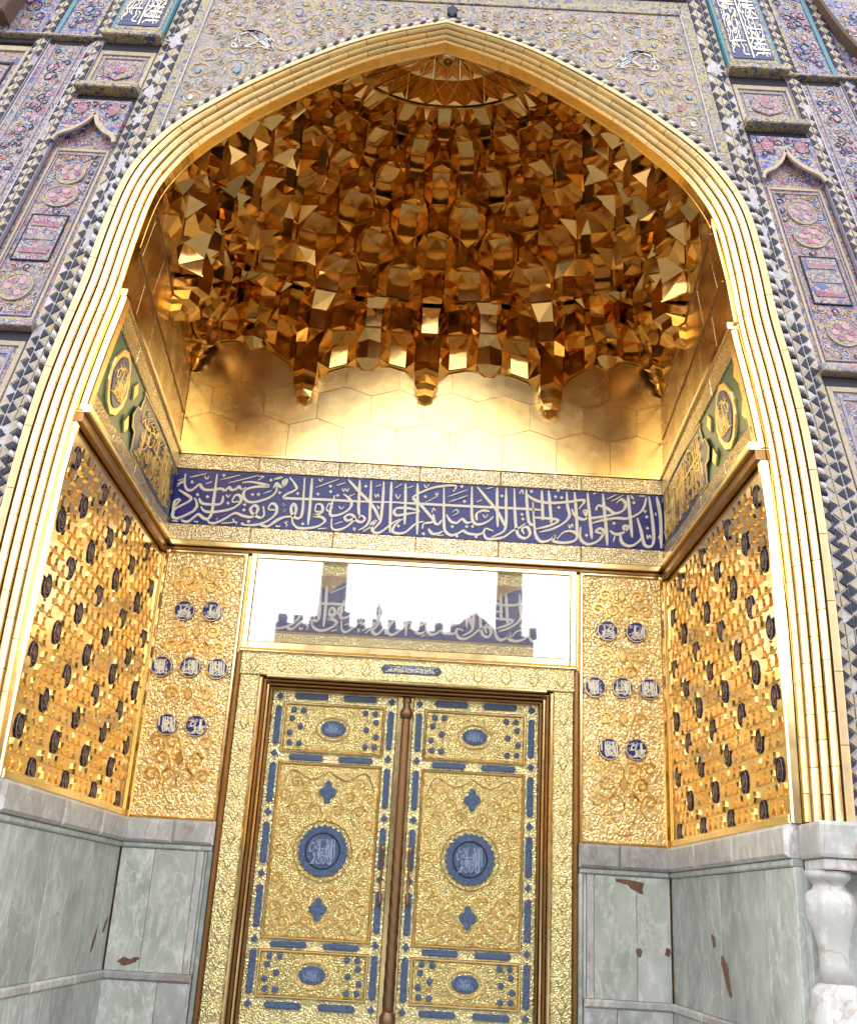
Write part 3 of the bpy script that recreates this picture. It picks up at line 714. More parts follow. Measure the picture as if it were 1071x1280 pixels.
# ================================================================ INSCRIPTION FRIEZE
STROKES = {}
C1 = (200, 560, 6.694); C2 = (340, 570, 6.694); C3 = (480, 580, 6.694); C4 = (620, 590, 4.657)
W, T_ = 30, 13
ST = []
def add(C, wd, *pls):
    for pl in pls: ST.append((wd/6.694, [(C[0]+x/C[2], C[1]+y/C[2]) for x, y in pl]))
add(C1, W, [(215,215),(208,300),(228,345),(270,350),(330,305),(352,332),(385,350),(440,350),(510,340),(545,355),(580,328),(600,350),(640,342),(662,318),(682,346),(722,330)],
 [(690,292),(760,285),(850,300),(915,322),(820,325),(735,342),(700,378),(712,430),(762,455),(850,440),(930,408),(975,358),(978,300)],
 [(480,222),(466,330),(450,440),(435,540),(410,590),(370,592),(325,556),(290,577),(235,640),(195,642),(180,602)],
 [(160,350),(215,385),(262,420),(230,455),(140,500),(90,530)],
 [(292,420),(312,470),(290,520),(222,560),(142,590),(96,570),(80,520),(112,446),(170,432),(122,492)],
 [(330,420),(350,460),(420,472),(510,465),(530,400)],
 [(605,440),(632,397),(672,402),(678,450),(622,500),(540,525),(440,537),(372,527),(345,490)],
 [(400,602),(412,650),(462,640),(550,590),(630,547),(700,572),(780,577),(822,512),(792,482),(758,512),(778,552),(842,587),(872,560),(865,490)],
 [(905,505),(932,466),(972,482),(975,540),(932,590),(852,632),(762,655),(682,666)],
 [(832,640),(862,672),(912,655),(982,600),(1075,570)])
add(C1, 18, [(130,322),(165,290),(214,275),(165,302),(132,322)], [(605,440),(618,455),(668,447)], [(905,505),(925,520),(968,520)])
add(C1, T_, [(250,246),(390,215)], [(142,276),(208,256)], [(510,266),(675,226)], [(570,296),(830,230)], [(385,300),(440,281)], [(818,272),(872,242),(828,240)], [(955,262),(1025,241)], [(870,381),(940,356)], [(510,656),(652,620)], [(60,636),(152,615)], [(378,238),(392,262),(412,238)], [(288,616),(302,640),(322,616)], [(555,390),(570,412),(590,390)], [(972,648),(988,676),(1010,650)], [(470,600),(490,570),(478,590)], [(635,665),(640,625),(612,605),(620,590)])
add(C2, W, [(15,272),(40,230),(75,262),(112,240),(125,200),(96,215),(90,262)], [(150,180),(195,240),(202,282),(122,320),(100,346),(140,356),(400,364),(700,380),(1070,392)],
 [(275,185),(265,330),(258,450),(240,515),(205,522),(172,492),(160,440),(180,402),(202,432),(195,482),(168,507),(100,517),(0,577)],
 [(336,188),(325,330),(315,460),(300,577)], [(360,452),(376,406),(416,412),(425,460),(390,490),(345,500),(420,516),(442,550),(382,590),(292,617),(215,602),(175,562),(170,512)],
 [(600,320),(660,370),(656,430),(592,480),(502,500),(488,455),(525,330)], [(500,520),(500,600),(542,632),(612,600),(672,552),(690,512),(650,490),(608,512),(630,542),(682,530),(742,556),(777,530),(752,500),(722,522)],
 [(735,198),(730,330),(725,440),(732,500)], [(830,208),(825,340),(820,460),(815,540),(780,592),(722,622)], [(638,198),(720,290),(800,370),(862,450),(902,545)],
 [(935,213),(930,330),(920,450),(908,540),(880,582),(840,622)], [(760,652),(832,590),(870,542),(832,570),(850,642),(902,652),(962,600),(1012,560),(1072,530)], [(1000,213),(995,340),(990,480),(985,662)])
add(C2, 18, [(455,442),(480,396),(502,432),(472,462),(452,440)], [(360,452),(376,470),(420,462)])
add(C2, T_, [(20,200),(95,180)], [(365,266),(560,196)], [(540,251),(615,226)], [(640,341),(690,320)], [(865,261),(915,241)], [(520,571),(595,546)], [(380,631),(460,606)], [(588,268),(600,296),(615,274),(630,296),(646,268)], [(858,316),(870,346),(884,320),(896,346)], [(392,190),(408,215),(428,188)], [(562,418),(580,445),(604,420)], [(32,590),(48,618),(72,592)], [(110,612),(128,575),(108,558),(135,548)], [(882,415),(892,445),(900,425)], [(680,600),(690,632),(698,600)])
add(C3, W, [(180,165),(178,330),(172,510)], [(280,165),(280,330),(275,612)], [(300,402),(180,420),(105,430),(84,400),(110,370),(200,370),(300,392)], [(160,460),(102,500),(70,560),(112,602),(182,570),(262,502),(332,482)],
 [(578,236),(600,186),(500,186),(382,210),(262,265),(250,296),(302,340),(362,410),(412,470),(392,492),(332,502),(322,545)], [(500,175),(500,330),(500,480),(512,562),(562,597),(622,580),(660,560),(702,582),(772,592),(822,580),(850,542),(912,562)],
 [(412,422),(422,490),(452,507),(482,470)], [(520,425),(560,482),(612,492),(650,460),(692,492),(742,482)], [(735,180),(733,330),(735,450),(762,502),(822,502),(882,472),(912,440)], [(882,396),(822,390),(772,420),(778,472)],
 [(778,188),(860,290),(942,390),(992,480),(1012,525)], [(945,198),(945,330),(950,532)], [(1020,203),(1020,330),(1020,480),(1000,562),(900,612)], [(830,562),(852,622),(922,642),(1002,612),(1072,562),(1130,535),(1180,498)], [(370,542),(402,582),(452,582),(492,560)], [(0,318),(500,345),(1070,372),(1200,378),(1330,388)])
add(C3, T_, [(90,206),(155,166)], [(530,276),(700,216)], [(540,321),(700,266)], [(350,321),(455,266)], [(770,321),(820,301)], [(850,211),(910,196)], [(440,622),(500,596)], [(190,206),(250,186)], [(96,250),(115,290),(140,255)], [(335,172),(352,200),(380,165)], [(825,420),(845,450),(868,420)], [(400,410),(412,370),(430,395)], [(575,405),(605,385),(620,410),(575,435)], [(430,240),(440,262),(455,240)])
W4 = 22
add(C4, W4*1.44, [(105,93),(108,200),(115,320),(132,372),(172,387),(196,360),(182,322),(150,332),(162,362)], [(175,93),(180,200),(190,290),(217,312)], [(213,178),(220,290),(230,370),(262,407),(312,397),(342,370),(332,402),(392,417),(452,402),(472,370),(440,346),(392,352),(352,392)],
 [(180,135),(230,167),(312,182),(420,176),(512,166),(480,217)], [(265,103),(270,230),(270,282)], [(305,103),(315,220),(320,302)], [(410,103),(415,200),(426,250),(402,290),(332,330),(250,352)], [(455,108),(465,230),(470,330),(470,382)], [(530,113),(540,230),(550,330),(556,392)], [(620,118),(630,230),(640,330),(646,427)], [(765,123),(775,230),(790,382)],
 [(888,128),(905,250),(917,380),(902,432),(862,422),(842,340),(820,268)], [(933,128),(955,260),(972,447)], [(440,215),(460,256),(512,277),(542,240),(510,226),(542,266),(602,262),(682,246),(722,230)], [(700,182),(726,160),(752,182),(742,220),(692,242),(642,210),(592,196),(580,226)],
 [(872,150),(860,202),(832,240),(762,272),(692,270),(602,286),(550,302)], [(215,266),(292,270),(362,282),(312,312),(230,332)], [(490,320),(490,390),(532,422),(592,402),(626,350),(602,330),(580,347),(622,362)], [(660,340),(692,362),(742,352),(767,320),(740,316),(752,352)], [(720,352),(732,412),(782,432),(832,402),(852,370)])
add(C4, 15, [(640,162),(700,122)], [(670,172),(740,132)], [(780,130),(800,162)], [(830,136),(866,126)], [(250,352),(302,336)], [(560,131),(582,120)], [(876,366),(882,388),(892,368),(900,388)], [(420,305),(428,328),(440,305),(446,326)], [(680,410),(690,372)], [(134,130),(150,105),(158,132)], [(926,236),(930,256)], [(946,370),(950,390)])
DOTS = [(C1, p) for p in ((270,285),(315,390),(398,408),(535,230),(570,462),(710,475),(703,520),(775,390),(825,390),(930,270),(690,635),(742,615),(1033,475),(1040,520),(1003,375))]+[(C2, p) for p in ((215,315),(95,410),(103,455),(385,320),(490,255),(490,300),(785,255),(258,570),(550,330))]+[(C3, p) for p in ((345,275),(650,190),(672,315),(120,520),(690,525),(740,525),(985,270),(570,525),(610,605),(770,612),(330,585))]+[(C4, p) for p in ((150,248),(155,275),(205,115),(345,145),(380,150),(360,108),(365,208),(420,270),(685,300),(800,180),(865,230),(875,262),(880,328),(525,370))]
# the traced script as strokes in metres on the back wall (x, z)
def towall(px, py):
    p = pix(px, py, -0.03); return (p.x, p.z)
SCR = [(wd*0.0093, [towall(*q) for q in pl]) for wd, pl in ST]
DOT = []
for C, p in DOTS:
    x, z = towall(C[0]+p[0]/C[2], C[1]+p[1]/C[2]); DOT.append((x, z))
fz = thing('inscription_frieze', 'deep blue frieze with raised white calligraphy between gold borders above the door', 'inscription')
ZL, ZB0, ZB1, ZT = 5.55, 5.86, 6.575, 6.80
prism('blue_panel', rect(-3.03, ZB0, 3.03, ZB1), BACK, -0.02, 0.02, M['frieze_blue'], fz)
for i in range(6):
    u0 = -3.02+i*6.04/6
    slab('fret_border', u0+0.002, ZB0-0.215, u0+6.04/6-0.002, ZB0-0.006, BACK, -0.02, 0.035, M['gold_fret'], fz, 0.008)
    slab('fret_border', u0+0.002, ZB1+0.006, u0+6.04/6-0.002, ZT-0.02, BACK, -0.02, 0.035, M['gold_fret'], fz, 0.008)
box('ledge', -3.03, -0.085, ZL+0.015, 3.03, 0.0, ZB0-0.222, M['gold_trim'], fz, 0.012)
box('ledge', -3.03, -0.03, ZL-0.03, 3.03, 0.0, ZL+0.01, M['brass_dark'], fz, 0.006)
box('ledge', -3.03, -0.05, ZT-0.018, 3.03, 0.0, ZT+0.018, M['gold_trim'], fz, 0.006)
for si, (wd, pl) in enumerate(SCR):
    pl = [(min(2.99, max(-2.99, x)), min(ZB1-0.02, max(ZB0+0.02, z))) for x, z in pl]
    V, F = ribbon_vf(pl, wd, BACK, 0.015, 0.034+0.0007*(si*7 % 17), nib=0.7)
    mesh('letter_stroke', V, F, M['letter_white'], fz)
for x, z in DOT:
    prism('dot', [(x-0.024, z), (x, z-0.024), (x+0.024, z), (x, z+0.024)], BACK, 0.015, 0.04, M['letter_white'], fz, 0.004)
# side runs of the frieze
def letters_into(name, surf, u0, u1, v0, v1, src, mat, parent, wd, d0, d1, flip=False, join=True, sub=3):
    """a stretch src=(x0, x1) of the script laid into the box u0..u1, v0..v1"""
    x0, x1 = src; V, F = [], []
    for si, (w_, pl) in enumerate(SCR):
        if min(p[0] for p in pl) < x0 or max(p[0] for p in pl) > x1: continue
        q = []
        for x, z in pl:
            f = (x-x0)/(x1-x0); f = 1-f if flip else f
            q.append((u0+(u1-u0)*f, v0+(v1-v0)*(min(ZB1, max(ZB0, z))-ZB0)/(ZB1-ZB0)))
        ribbon_vf(q, wd*(1.0 if w_ > 0.024 else 0.5), surf, d0, d1+0.0004*(si*7 % 17), nib=0.7, sub=sub, V=V, F=F)
    return mesh(name, V, F, mat, parent)
for s in (-1, 1):
    sf = SIDE(s)
    side = 'left' if s < 0 else 'right'
    fr = thing('side_frieze', 'green and blue inscribed frieze panel with gold medallion on the %s wall of the niche' % side, 'inscription', 'side frieze panels')
    prism('ground_panel', rect(-3.60, ZB0, -0.03, ZB1), sf, -0.02, 0.015, M['green_ground'], fr)
    for i in range(4):
        u0 = -3.62+i*3.59/4
        slab('fret_border', u0+0.002, ZB0-0.215, u0+3.59/4-0.002, ZB0-0.004, sf, -0.02, 0.035, M['gold_fret'], fr, 0.008)
        slab('fret_border', u0+0.002, ZB1+0.004, u0+3.59/4-0.002, ZT-0.02, sf, -0.02, 0.035, M['gold_fret'], fr, 0.008)
    slab('ledge', -3.66, ZL+0.015, -0.02, ZB0-0.222, sf, -0.02, 0.12, M['gold_trim'], fr, 0.012)
    slab('ledge', -3.66, ZL-0.08, -0.02, ZL+0.01, sf, -0.02, 0.07, M['brass_dark'], fr, 0.006)
    slab('ledge', -3.66, ZT-0.018, -0.02, ZT+0.05, sf, -0.02, 0.06, M['gold_trim'], fr, 0.006)
    zc = (ZB0+ZB1)/2
    # lobed cartouche holding the script
    ca = [(-2.30, zc), (-2.22, zc+0.12), (-2.12, zc+0.13), (-2.08, ZB1-0.05), (-1.95, ZB1-0.015), (-0.06, ZB1-0.015), (-0.06, ZB0+0.015), (-1.95, ZB0+0.015), (-2.08, ZB0+0.05), (-2.12, zc-0.13), (-2.22, zc-0.12)]
    prism('cartouche', ca, sf, 0.01, 0.024, M['navy_ground'], fr)
    V, F = ribbon_vf(ca+[ca[0]], 0.02, sf, 0.02, 0.032, sub=2, taper=False); mesh('cartouche_rim', V, F, M['letter_gold'], fr)
    letters_into('letters', sf, -2.05, -0.10, ZB0+0.06, ZB1-0.05, ((-3.0, 0.6) if s < 0 else (-0.6, 3.0)), M['letter_gold'], fr, 0.021, 0.02, 0.036, flip=(s > 0) is False and False)
    # gold medallion
    md = [(-2.98+0.34*math.cos(a)*(1-0.06*abs(math.sin(6*a))), zc+0.345*math.sin(a)*abs(math.sin(a))**0.35*(1-0.05*abs(math.sin(6*a)))) for a in [2*math.pi*i/40 for i in range(40)]]
    mo = prism('medallion', md, sf, 0.01, 0.035, M['letter_gold'], fr, 0.008)
    prism('medallion_core', [(-2.98+0.24*math.cos(a), zc+0.26*math.sin(a)*abs(math.sin(a))**0.35) for a in [2*math.pi*i/28 for i in range(28)]], sf, 0.03, 0.045, M['navy_ground'], mo)
    letters_into('medallion_script', sf, -3.16, -2.80, zc-0.17, zc+0.17, (-2.2, -0.4), M['letter_gold'], mo, 0.018, 0.04, 0.052)
    for q in (-3.50, -2.44):
        for dz in (-0.2, 0.2):
            prism('leaf', [(q-0.09, zc+dz), (q, zc+dz*1.45), (q+0.09, zc+dz), (q, zc+dz*0.4)], sf, 0.01, 0.03, M['letter_gold'], fr, 0.006)
# ================================================================ GILDED LATTICE ON THE SIDE WALLS
ZC = 2.37
def frame_at(surf, u, v):
    p = surf(u, v, 0); du = (surf(u+0.01, v, 0)-p).normalized(); dv = (surf(u, v+0.01, 0)-p).normalized()
    n = (surf(u, v, 0.01)-p).normalized()
    m_ = Matrix((du, dv, n)).transposed().to_4x4(); m_.translation = p
    return m_
# one raised tile: elongated hexagon block with a sloping face
def hexblock(wu, hv, d):
    P = [(-wu*0.5, 0.0), (-wu*0.34, -hv*0.5), (wu*0.34, -hv*0.5), (wu*0.5, 0.0), (wu*0.34, hv*0.5), (-wu*0.34, hv*0.5)]
    V = [Vector((u, v, -0.01)) for u, v in P]+[Vector((u*0.94, v*0.94, d)) for u, v in P]
    F = [(i, (i+1) % 6, 6+(i+1) % 6, 6+i) for i in range(6)]+[tuple(range(6, 12))]
    me = bpy.data.meshes.new('lattice_tile'); me.from_pydata([tuple(v) for v in V], [], F); me.materials.append(M['gold_tile']); return me
TILE = hexblock(0.122, 0.104, 0.034)
def rosette_mesh():
    n = 24; V = []; F = []
    prof = [(0.102, -0.01), (0.102, 0.014), (0.094, 0.022), (0.084, 0.019)]
    for r, d in prof:
        for i in range(n):
            a = 2*math.pi*i/n; k = 1-0.10*abs(math.cos(4*a))
            V.append((r*k*math.cos(a)*0.9, r*k*math.sin(a)*1.15, d))
    for k in range(len(prof)-1):
        for i in range(n): j = (i+1) % n; F.append((k*n+i, k*n+j, (k+1)*n+j, (k+1)*n+i))
    F.append(tuple(range(3*n, 4*n)))
    me = bpy.data.meshes.new('rosette'); me.from_pydata(V, [], F); me.materials.append(M['rosette_blue']); return me
ROS = rosette_mesh()
def ros_script():
    V, F = [], []; I = lambda u, v, d: Vector((u, v, d))
    ribbon_vf(ell(0, 0, 0.080, 0.104, 16)+[(0.080, 0)], 0.006, I, 0.017, 0.023, sub=1, taper=False, V=V, F=F)
    for pl in ([(-0.05, -0.03), (-0.02, -0.06), (0.03, -0.05), (0.05, 0.0)], [(-0.03, 0.06), (-0.025, -0.02)], [(0.0, 0.07), (0.0, -0.03)], [(-0.055, 0.01), (0.0, 0.0), (0.05, 0.03)], [(0.03, 0.06), (0.035, 0.0), (0.01, -0.03)]):
        ribbon_vf(pl, 0.008, I, 0.017, 0.023, sub=2, V=V, F=F)
    me = bpy.data.meshes.new('rosette_script'); me.from_pydata([tuple(v) for v in V], [], F); me.materials.append(M['brass_pale']); return me
gold('brass_pale', (0.50, 0.36, 0.20), 0.3, 0.45)
ROSS = ros_script()
for s in (-1, 1):
    sf = SIDE(s); side = 'left' if s < 0 else 'right'
    lp = thing('lattice_panel', 'gold studded lattice panel with dark blue rosettes covering the %s wall of the niche' % side, 'wall panel', 'studded gold side panels')
    Z0, Z1, U0, U1 = ZC+0.04, ZL-0.10, -3.62, -0.10
    grid('backing', [U0+(U1-U0)*i/6 for i in range(7)], [Z0+(Z1-Z0)*i/5 for i in range(6)], sf, 0.006, M['gold_tile'], lp)
    for nm, a in (('bottom_rail', (U0, Z0-0.02, U1, Z0+0.06)), ('front_stile', (U0-0.07, Z0-0.02, U0, Z1)), ):
        slab(nm, *a, sf, -0.02, 0.055, M['gold_trim'], lp, 0.014, 1 if nm != 'bottom_rail' else 4, 6)
    for k in range(3): slab('corner_stile', U1+0.002+k*0.028, Z0-0.02, U1+0.028+k*0.028, ZL-0.09, sf, -0.02, 0.03+0.012*k, M['gold_trim'], lp, 0.008)
    ros = []
    pu, pv = 0.44, 0.60
    for i in range(9):
        u = -0.30-i*pu
        for j in range(7):
            v = Z0+0.12+j*pv+(0.30 if i % 2 else 0.0)
            if u > U0+0.12 and v < Z1-0.15: ros.append((u, v))
    cells = []
    du, dv = 0.176, 0.132
    nu = int((U1-U0)/du)
    for r in range(int((Z1-Z0-0.06)/dv)+1):
        v = Z0+0.13+r*dv
        for c in range(nu+1):
            u = U0+0.10+c*du+(du/2 if r % 2 else 0)
            if u > U1-0.05 or v > Z1-0.05: continue
            if any(abs(u-a)/0.17+abs(v-b_)/0.21 < 1.0 for a, b_ in ros): continue
            cells.append((u, v))
    cells.sort(key=lambda q: q[0]+(0.0 if True else 0))
    vis = sorted(cells, key=lambda q: (-(q[0])*0 + abs(q[0]+1.7)))
    single = vis[:300]; rest = vis[300:]
    for u, v in single:
        m_ = frame_at(sf, u, v)
        rr = Matrix.Rotation(random.uniform(-0.015, 0.015), 4, 'X') @ Matrix.Rotation(random.uniform(-0.015, 0.015), 4, 'Y')
        inst('lattice_tile', TILE, m_ @ rr, lp)
    if rest:
        V, F = [], []
        for u, v in rest:
            m_ = frame_at(sf, u, v) @ Matrix.Rotation(random.uniform(-0.03, 0.03), 4, 'Y'); b0 = len(V)
            V += [m_ @ x.co for x in TILE.vertices]; F += [tuple(b0+i for i in p.vertices) for p in TILE.polygons]
        o = mesh('far_lattice_tiles', V, F, M['gold_tile'], lp); o['kind'] = 'stuff'
    for u, v in ros:
        m_ = frame_at(sf, u, v); ro = inst('rosette', ROS, m_, lp)
        q = bpy.data.objects.new('rosette_script', ROSS); link(q, ro)

# ================================================================ EMBOSSED GOLD PANELS BESIDE THE DOOR
def spiral(cx, cz, r, turns, dirn, a0, n=16):
    out = []
    for i in range(n+1):
        f = i/n; a = a0+dirn*turns*2*math.pi*f; rr = r*(1-0.82*f); out.append((cx+rr*math.cos(a), cz+rr*math.sin(a)))
    return out
def scrollwork(surf, u0, u1, v0, v1, mat, parent, wd, d0, d1, step, avoid, name='scroll'):
    """mirrored tendrils, leaves and palmettes filling a tall panel, each a raised piece"""
    uc = (u0+u1)/2; hw = (u1-u0)/2; row = 0; v = v0+step*0.6
    def clear(x, z, r): return all(math.hypot(x-a, z-b_) > r+c for a, b_, c in avoid)
    while v < v1-step*0.3:
        cols = [0.25, 0.72] if row % 2 == 0 else [0.5, 0.95]
        for c in cols:
            for sg in (-1, 1):
                x = uc+sg*hw*c*0.93; r = step*0.44
                if clear(x, v, r*0.55) and abs(x-uc)+r*0.7 < hw:
                    P = [(x-sg*r*0.2, v-step*0.75), (x-sg*r*1.0, v-step*0.35)]+spiral(x, v, r*0.8, 1.35, -sg, math.pi if sg > 0 else 0.0, 14)
                    V, F = ribbon_vf(P, wd, surf, d0, d1, sub=2, taper=True); mesh(name, V, F, mat, parent)
                    lf = [(x+sg*r*0.9, v+r*0.1), (x+sg*r*0.5, v+r*0.75), (x+sg*r*0.05, v+r*1.15), (x+sg*r*0.35, v+r*0.5)]
                    if all(u0 < q[0] < u1 and v0 < q[1] < v1 for q in lf): prism('leaf', lf, surf, d0, d1*0.9, mat, parent, 0.003)
        if row % 2 == 1 and clear(uc, v, step*0.3):
            k = step*0.5
            prism('palmette', [(uc, v-k*0.7), (uc+k*0.45, v-k*0.1), (uc+k*0.3, v+k*0.35), (uc, v+k*0.8), (uc-k*0.3, v+k*0.35), (uc-k*0.45, v-k*0.1)], surf, d0, d1*1.2, mat, parent, 0.008)
        v += step*0.78; row += 1
gold('gold_relief', (0.97, 0.70, 0.27), 0.18, 0.32)
MED = {-1: [(-2.68, 4.76), (-2.35, 4.77), (-2.85, 4.08), (-2.52, 4.09), (-2.20, 4.09), (-2.69, 3.42), (-2.36, 3.42)], 1: [(2.33, 4.81), (2.67, 4.81), (2.18, 4.13), (2.50, 4.14), (2.81, 4.14), (2.34, 3.43), (2.65, 3.44)]}
for s in (-1, 1):
    side = 'left' if s < 0 else 'right'
    ep = thing('embossed_panel', 'embossed gold arabesque panel with seven round inscribed medallions %s of the door' % side, 'wall panel', 'embossed panels beside the door')
    u0, u1 = (-2.97, -2.03) if s < 0 else (2.03, 2.97)
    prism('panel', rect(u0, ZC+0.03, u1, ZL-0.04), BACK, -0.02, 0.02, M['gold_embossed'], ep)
    lo, hi = min(u0, u1), max(u0, u1)
    for a in ((lo-0.035, ZC+0.01, lo+0.012, ZL-0.035), (hi-0.012, ZC+0.01, hi+0.035, ZL-0.035), (lo+0.013, ZC+0.01, hi-0.013, ZC+0.05), (lo+0.013, ZL-0.075, hi-0.013, ZL-0.035)):
        slab('frame_strip', *a, BACK, -0.02, 0.05, M['gold_trim'], ep, 0.012)
    av = [(x, z, 0.15) for x, z in MED[s]]
    scrollwork(BACK, lo+0.05, hi-0.05, ZC+0.35, ZL-0.10, M['gold_relief'], ep, 0.026, 0.015, 0.040, 0.235, av)
    # vase at the foot of the panel
    cx = (lo+hi)/2; vz = ZC+0.12
    vase = [(0.05, 0), (0.10, 0.03), (0.055, 0.07), (0.12, 0.16), (0.155, 0.27), (0.13, 0.37), (0.07, 0.42), (0.10, 0.47)]
    prism('vase', [(cx-a, vz+b_) for a, b_ in vase]+[(cx+a, vz+b_) for a, b_ in reversed(vase)], BACK, 0.015, 0.038, M['gold_embossed'], ep, 0.014)
    for i, (x, z) in enumerate(MED[s]):
        ri = prism('medallion', lobed(x, z, 0.132, 12, 0.012, 48), BACK, 0.015, 0.046, M['frieze_blue'], ep, 0.006)
        V, F = ribbon_vf(lobed(x, z, 0.124, 12, 0.010, 36)+[lobed(x, z, 0.124, 12, 0.010, 36)[0]], 0.012, BACK, 0.044, 0.052, sub=1, taper=False); mesh('rim', V, F, M['letter_gold'], ri)
        x0 = [-2.9, -1.9, -0.9, 0.1, 1.1, 1.6, -2.4][i]
        letters_into('script', BACK, x-0.095, x+0.095, z-0.085, z+0.085, (x0, x0+1.35), M['letter_white'], ri, 0.019, 0.044, 0.054)

# ================================================================ TRANSOM
tr_ = thing('transom', 'white framed glazed inscription panel mirroring the sky above the door', 'transom')
prism('back_panel', rect(-1.93, 4.36, 1.93, ZL-0.04), BACK, -0.02, 0.012, M['gold_band'], tr_)
slab('field', -1.72, 4.56, 1.72, 5.30, BACK, 0.0, 0.018, M['peach_tile'] if 'peach_tile' in M else flat('peach_tile', (0.60, 0.42, 0.22), 0.4, 0.3), tr_, 0.004)
# blue lobed cartouches
P = []
for i in range(49):
    f = i/48; lob = abs(math.sin(5*math.pi*f)); P.append((-1.66+3.32*f, 5.02+0.24*lob**0.6))
prism('cartouche', [(1.66, 4.585)]+list(reversed(P))+[(-1.66, 4.585)], BACK, 0.012, 0.024, M['transom_blue'], tr_)
letters_into('letters', BACK, -1.62, 1.62, 4.61, 5.20, (-2.15, 2.3), M['letter_bright'], tr_, 0.042, 0.02, 0.036)
for a in ((-1.96, 4.345, -1.88, ZL-0.035), (1.88, 4.345, 1.96, ZL-0.035), (-1.879, ZL-0.10, 1.879, ZL-0.035), (-1.879, 4.345, 1.879, 4.44)):
    slab('frame_bar', *a, BACK, -0.02, 0.075, M['gold_trim'], tr_, 0.012)
box('pane', -1.879, -0.062, 4.441, 1.879, -0.055, ZL-0.101, M['coated_glass'], tr_)

# ================================================================ DOOR FRAME
df = thing('door_frame', 'embossed gold door frame with brown stepped inner mouldings', 'door frame')
prism('lintel', rect(-1.95, 4.05, 1.95, 4.335), BACK, -0.02, 0.05, M['gold_band'], df, 0.01)
for a in ((-1.97, 4.31, 1.97, 4.342), (-1.62, 4.02, 1.62, 4.06)): slab('lintel_fillet', *a, BACK, 0.0, 0.085, M['gold_trim'], df, 0.01)
ct = [(-0.33, 4.205), (-0.28, 4.245), (0.33, 4.265), (0.38, 4.22), (0.33, 4.175), (-0.28, 4.165)]
c_ = prism('name_plate', [(-0.31, 4.20), (-0.27, 4.25), (0.36, 4.25), (0.40, 4.20), (0.36, 4.15), (-0.27, 4.15)], BACK, 0.04, 0.07, M['blue_enamel'], df, 0.008)
letters_into('script', BACK, -0.26, 0.35, 4.163, 4.238, (-2.9, 0.5), M['letter_white'], c_, 0.008, 0.068, 0.074)
for i in range(12):
    x = -1.78+i*0.325
    if abs(x-0.05) < 0.42: continue
    prism('palmette', [(x, 4.08), (x+0.06, 4.15), (x+0.045, 4.23), (x, 4.29), (x-0.045, 4.23), (x-0.06, 4.15)], BACK, 0.04, 0.064, M['gold_band'], df, 0.01)
for s in (-1, 1):
    X = lambda a: a*s
    def sl(nm, a, b_, z0, z1, d0, d1, mat, bev=0.008):
        lo, hi = min(X(a), X(b_)), max(X(a), X(b_)); return slab(nm, lo, z0, hi, z1, BACK, d0, d1, mat, df, bev)
    sl('jamb_band', 1.70, 1.93, 0.02, 4.045, -0.02, 0.045, M['gold_band'], 0.01)
    sl('jamb_fillet', 1.932, 1.985, 0.02, 4.30, -0.02, 0.075, M['brass_dark'], 0.012)
    sl('jamb_fillet', 1.655, 1.70, 0.02, 4.02, -0.05, 0.085, M['gold_trim'], 0.012)
    for q in range(3): sl('reveal_step', 1.56+0.032*q, 1.56+0.032*(q+1)-0.003, 0.02, 4.0, -0.30, -0.14+0.07*q, M['brass_dark'] if q != 1 else M['gold_trim'], 0.008)
    for i in range(14):
        z = 0.5+i*0.25
        prism('palmette', [(X(1.815), z-0.10), (X(1.875), z), (X(1.845), z+0.06), (X(1.815), z+0.11), (X(1.785), z+0.06), (X(1.755), z)], BACK, 0.035, 0.062, M['gold_band'], df, 0.01)
for q in range(3): slab('head_step', -1.655, 3.93+0.03*q, 1.655, 3.957+0.03*q, BACK, -0.30, -0.14+0.07*q, M['brass_dark'], df, 0.006)

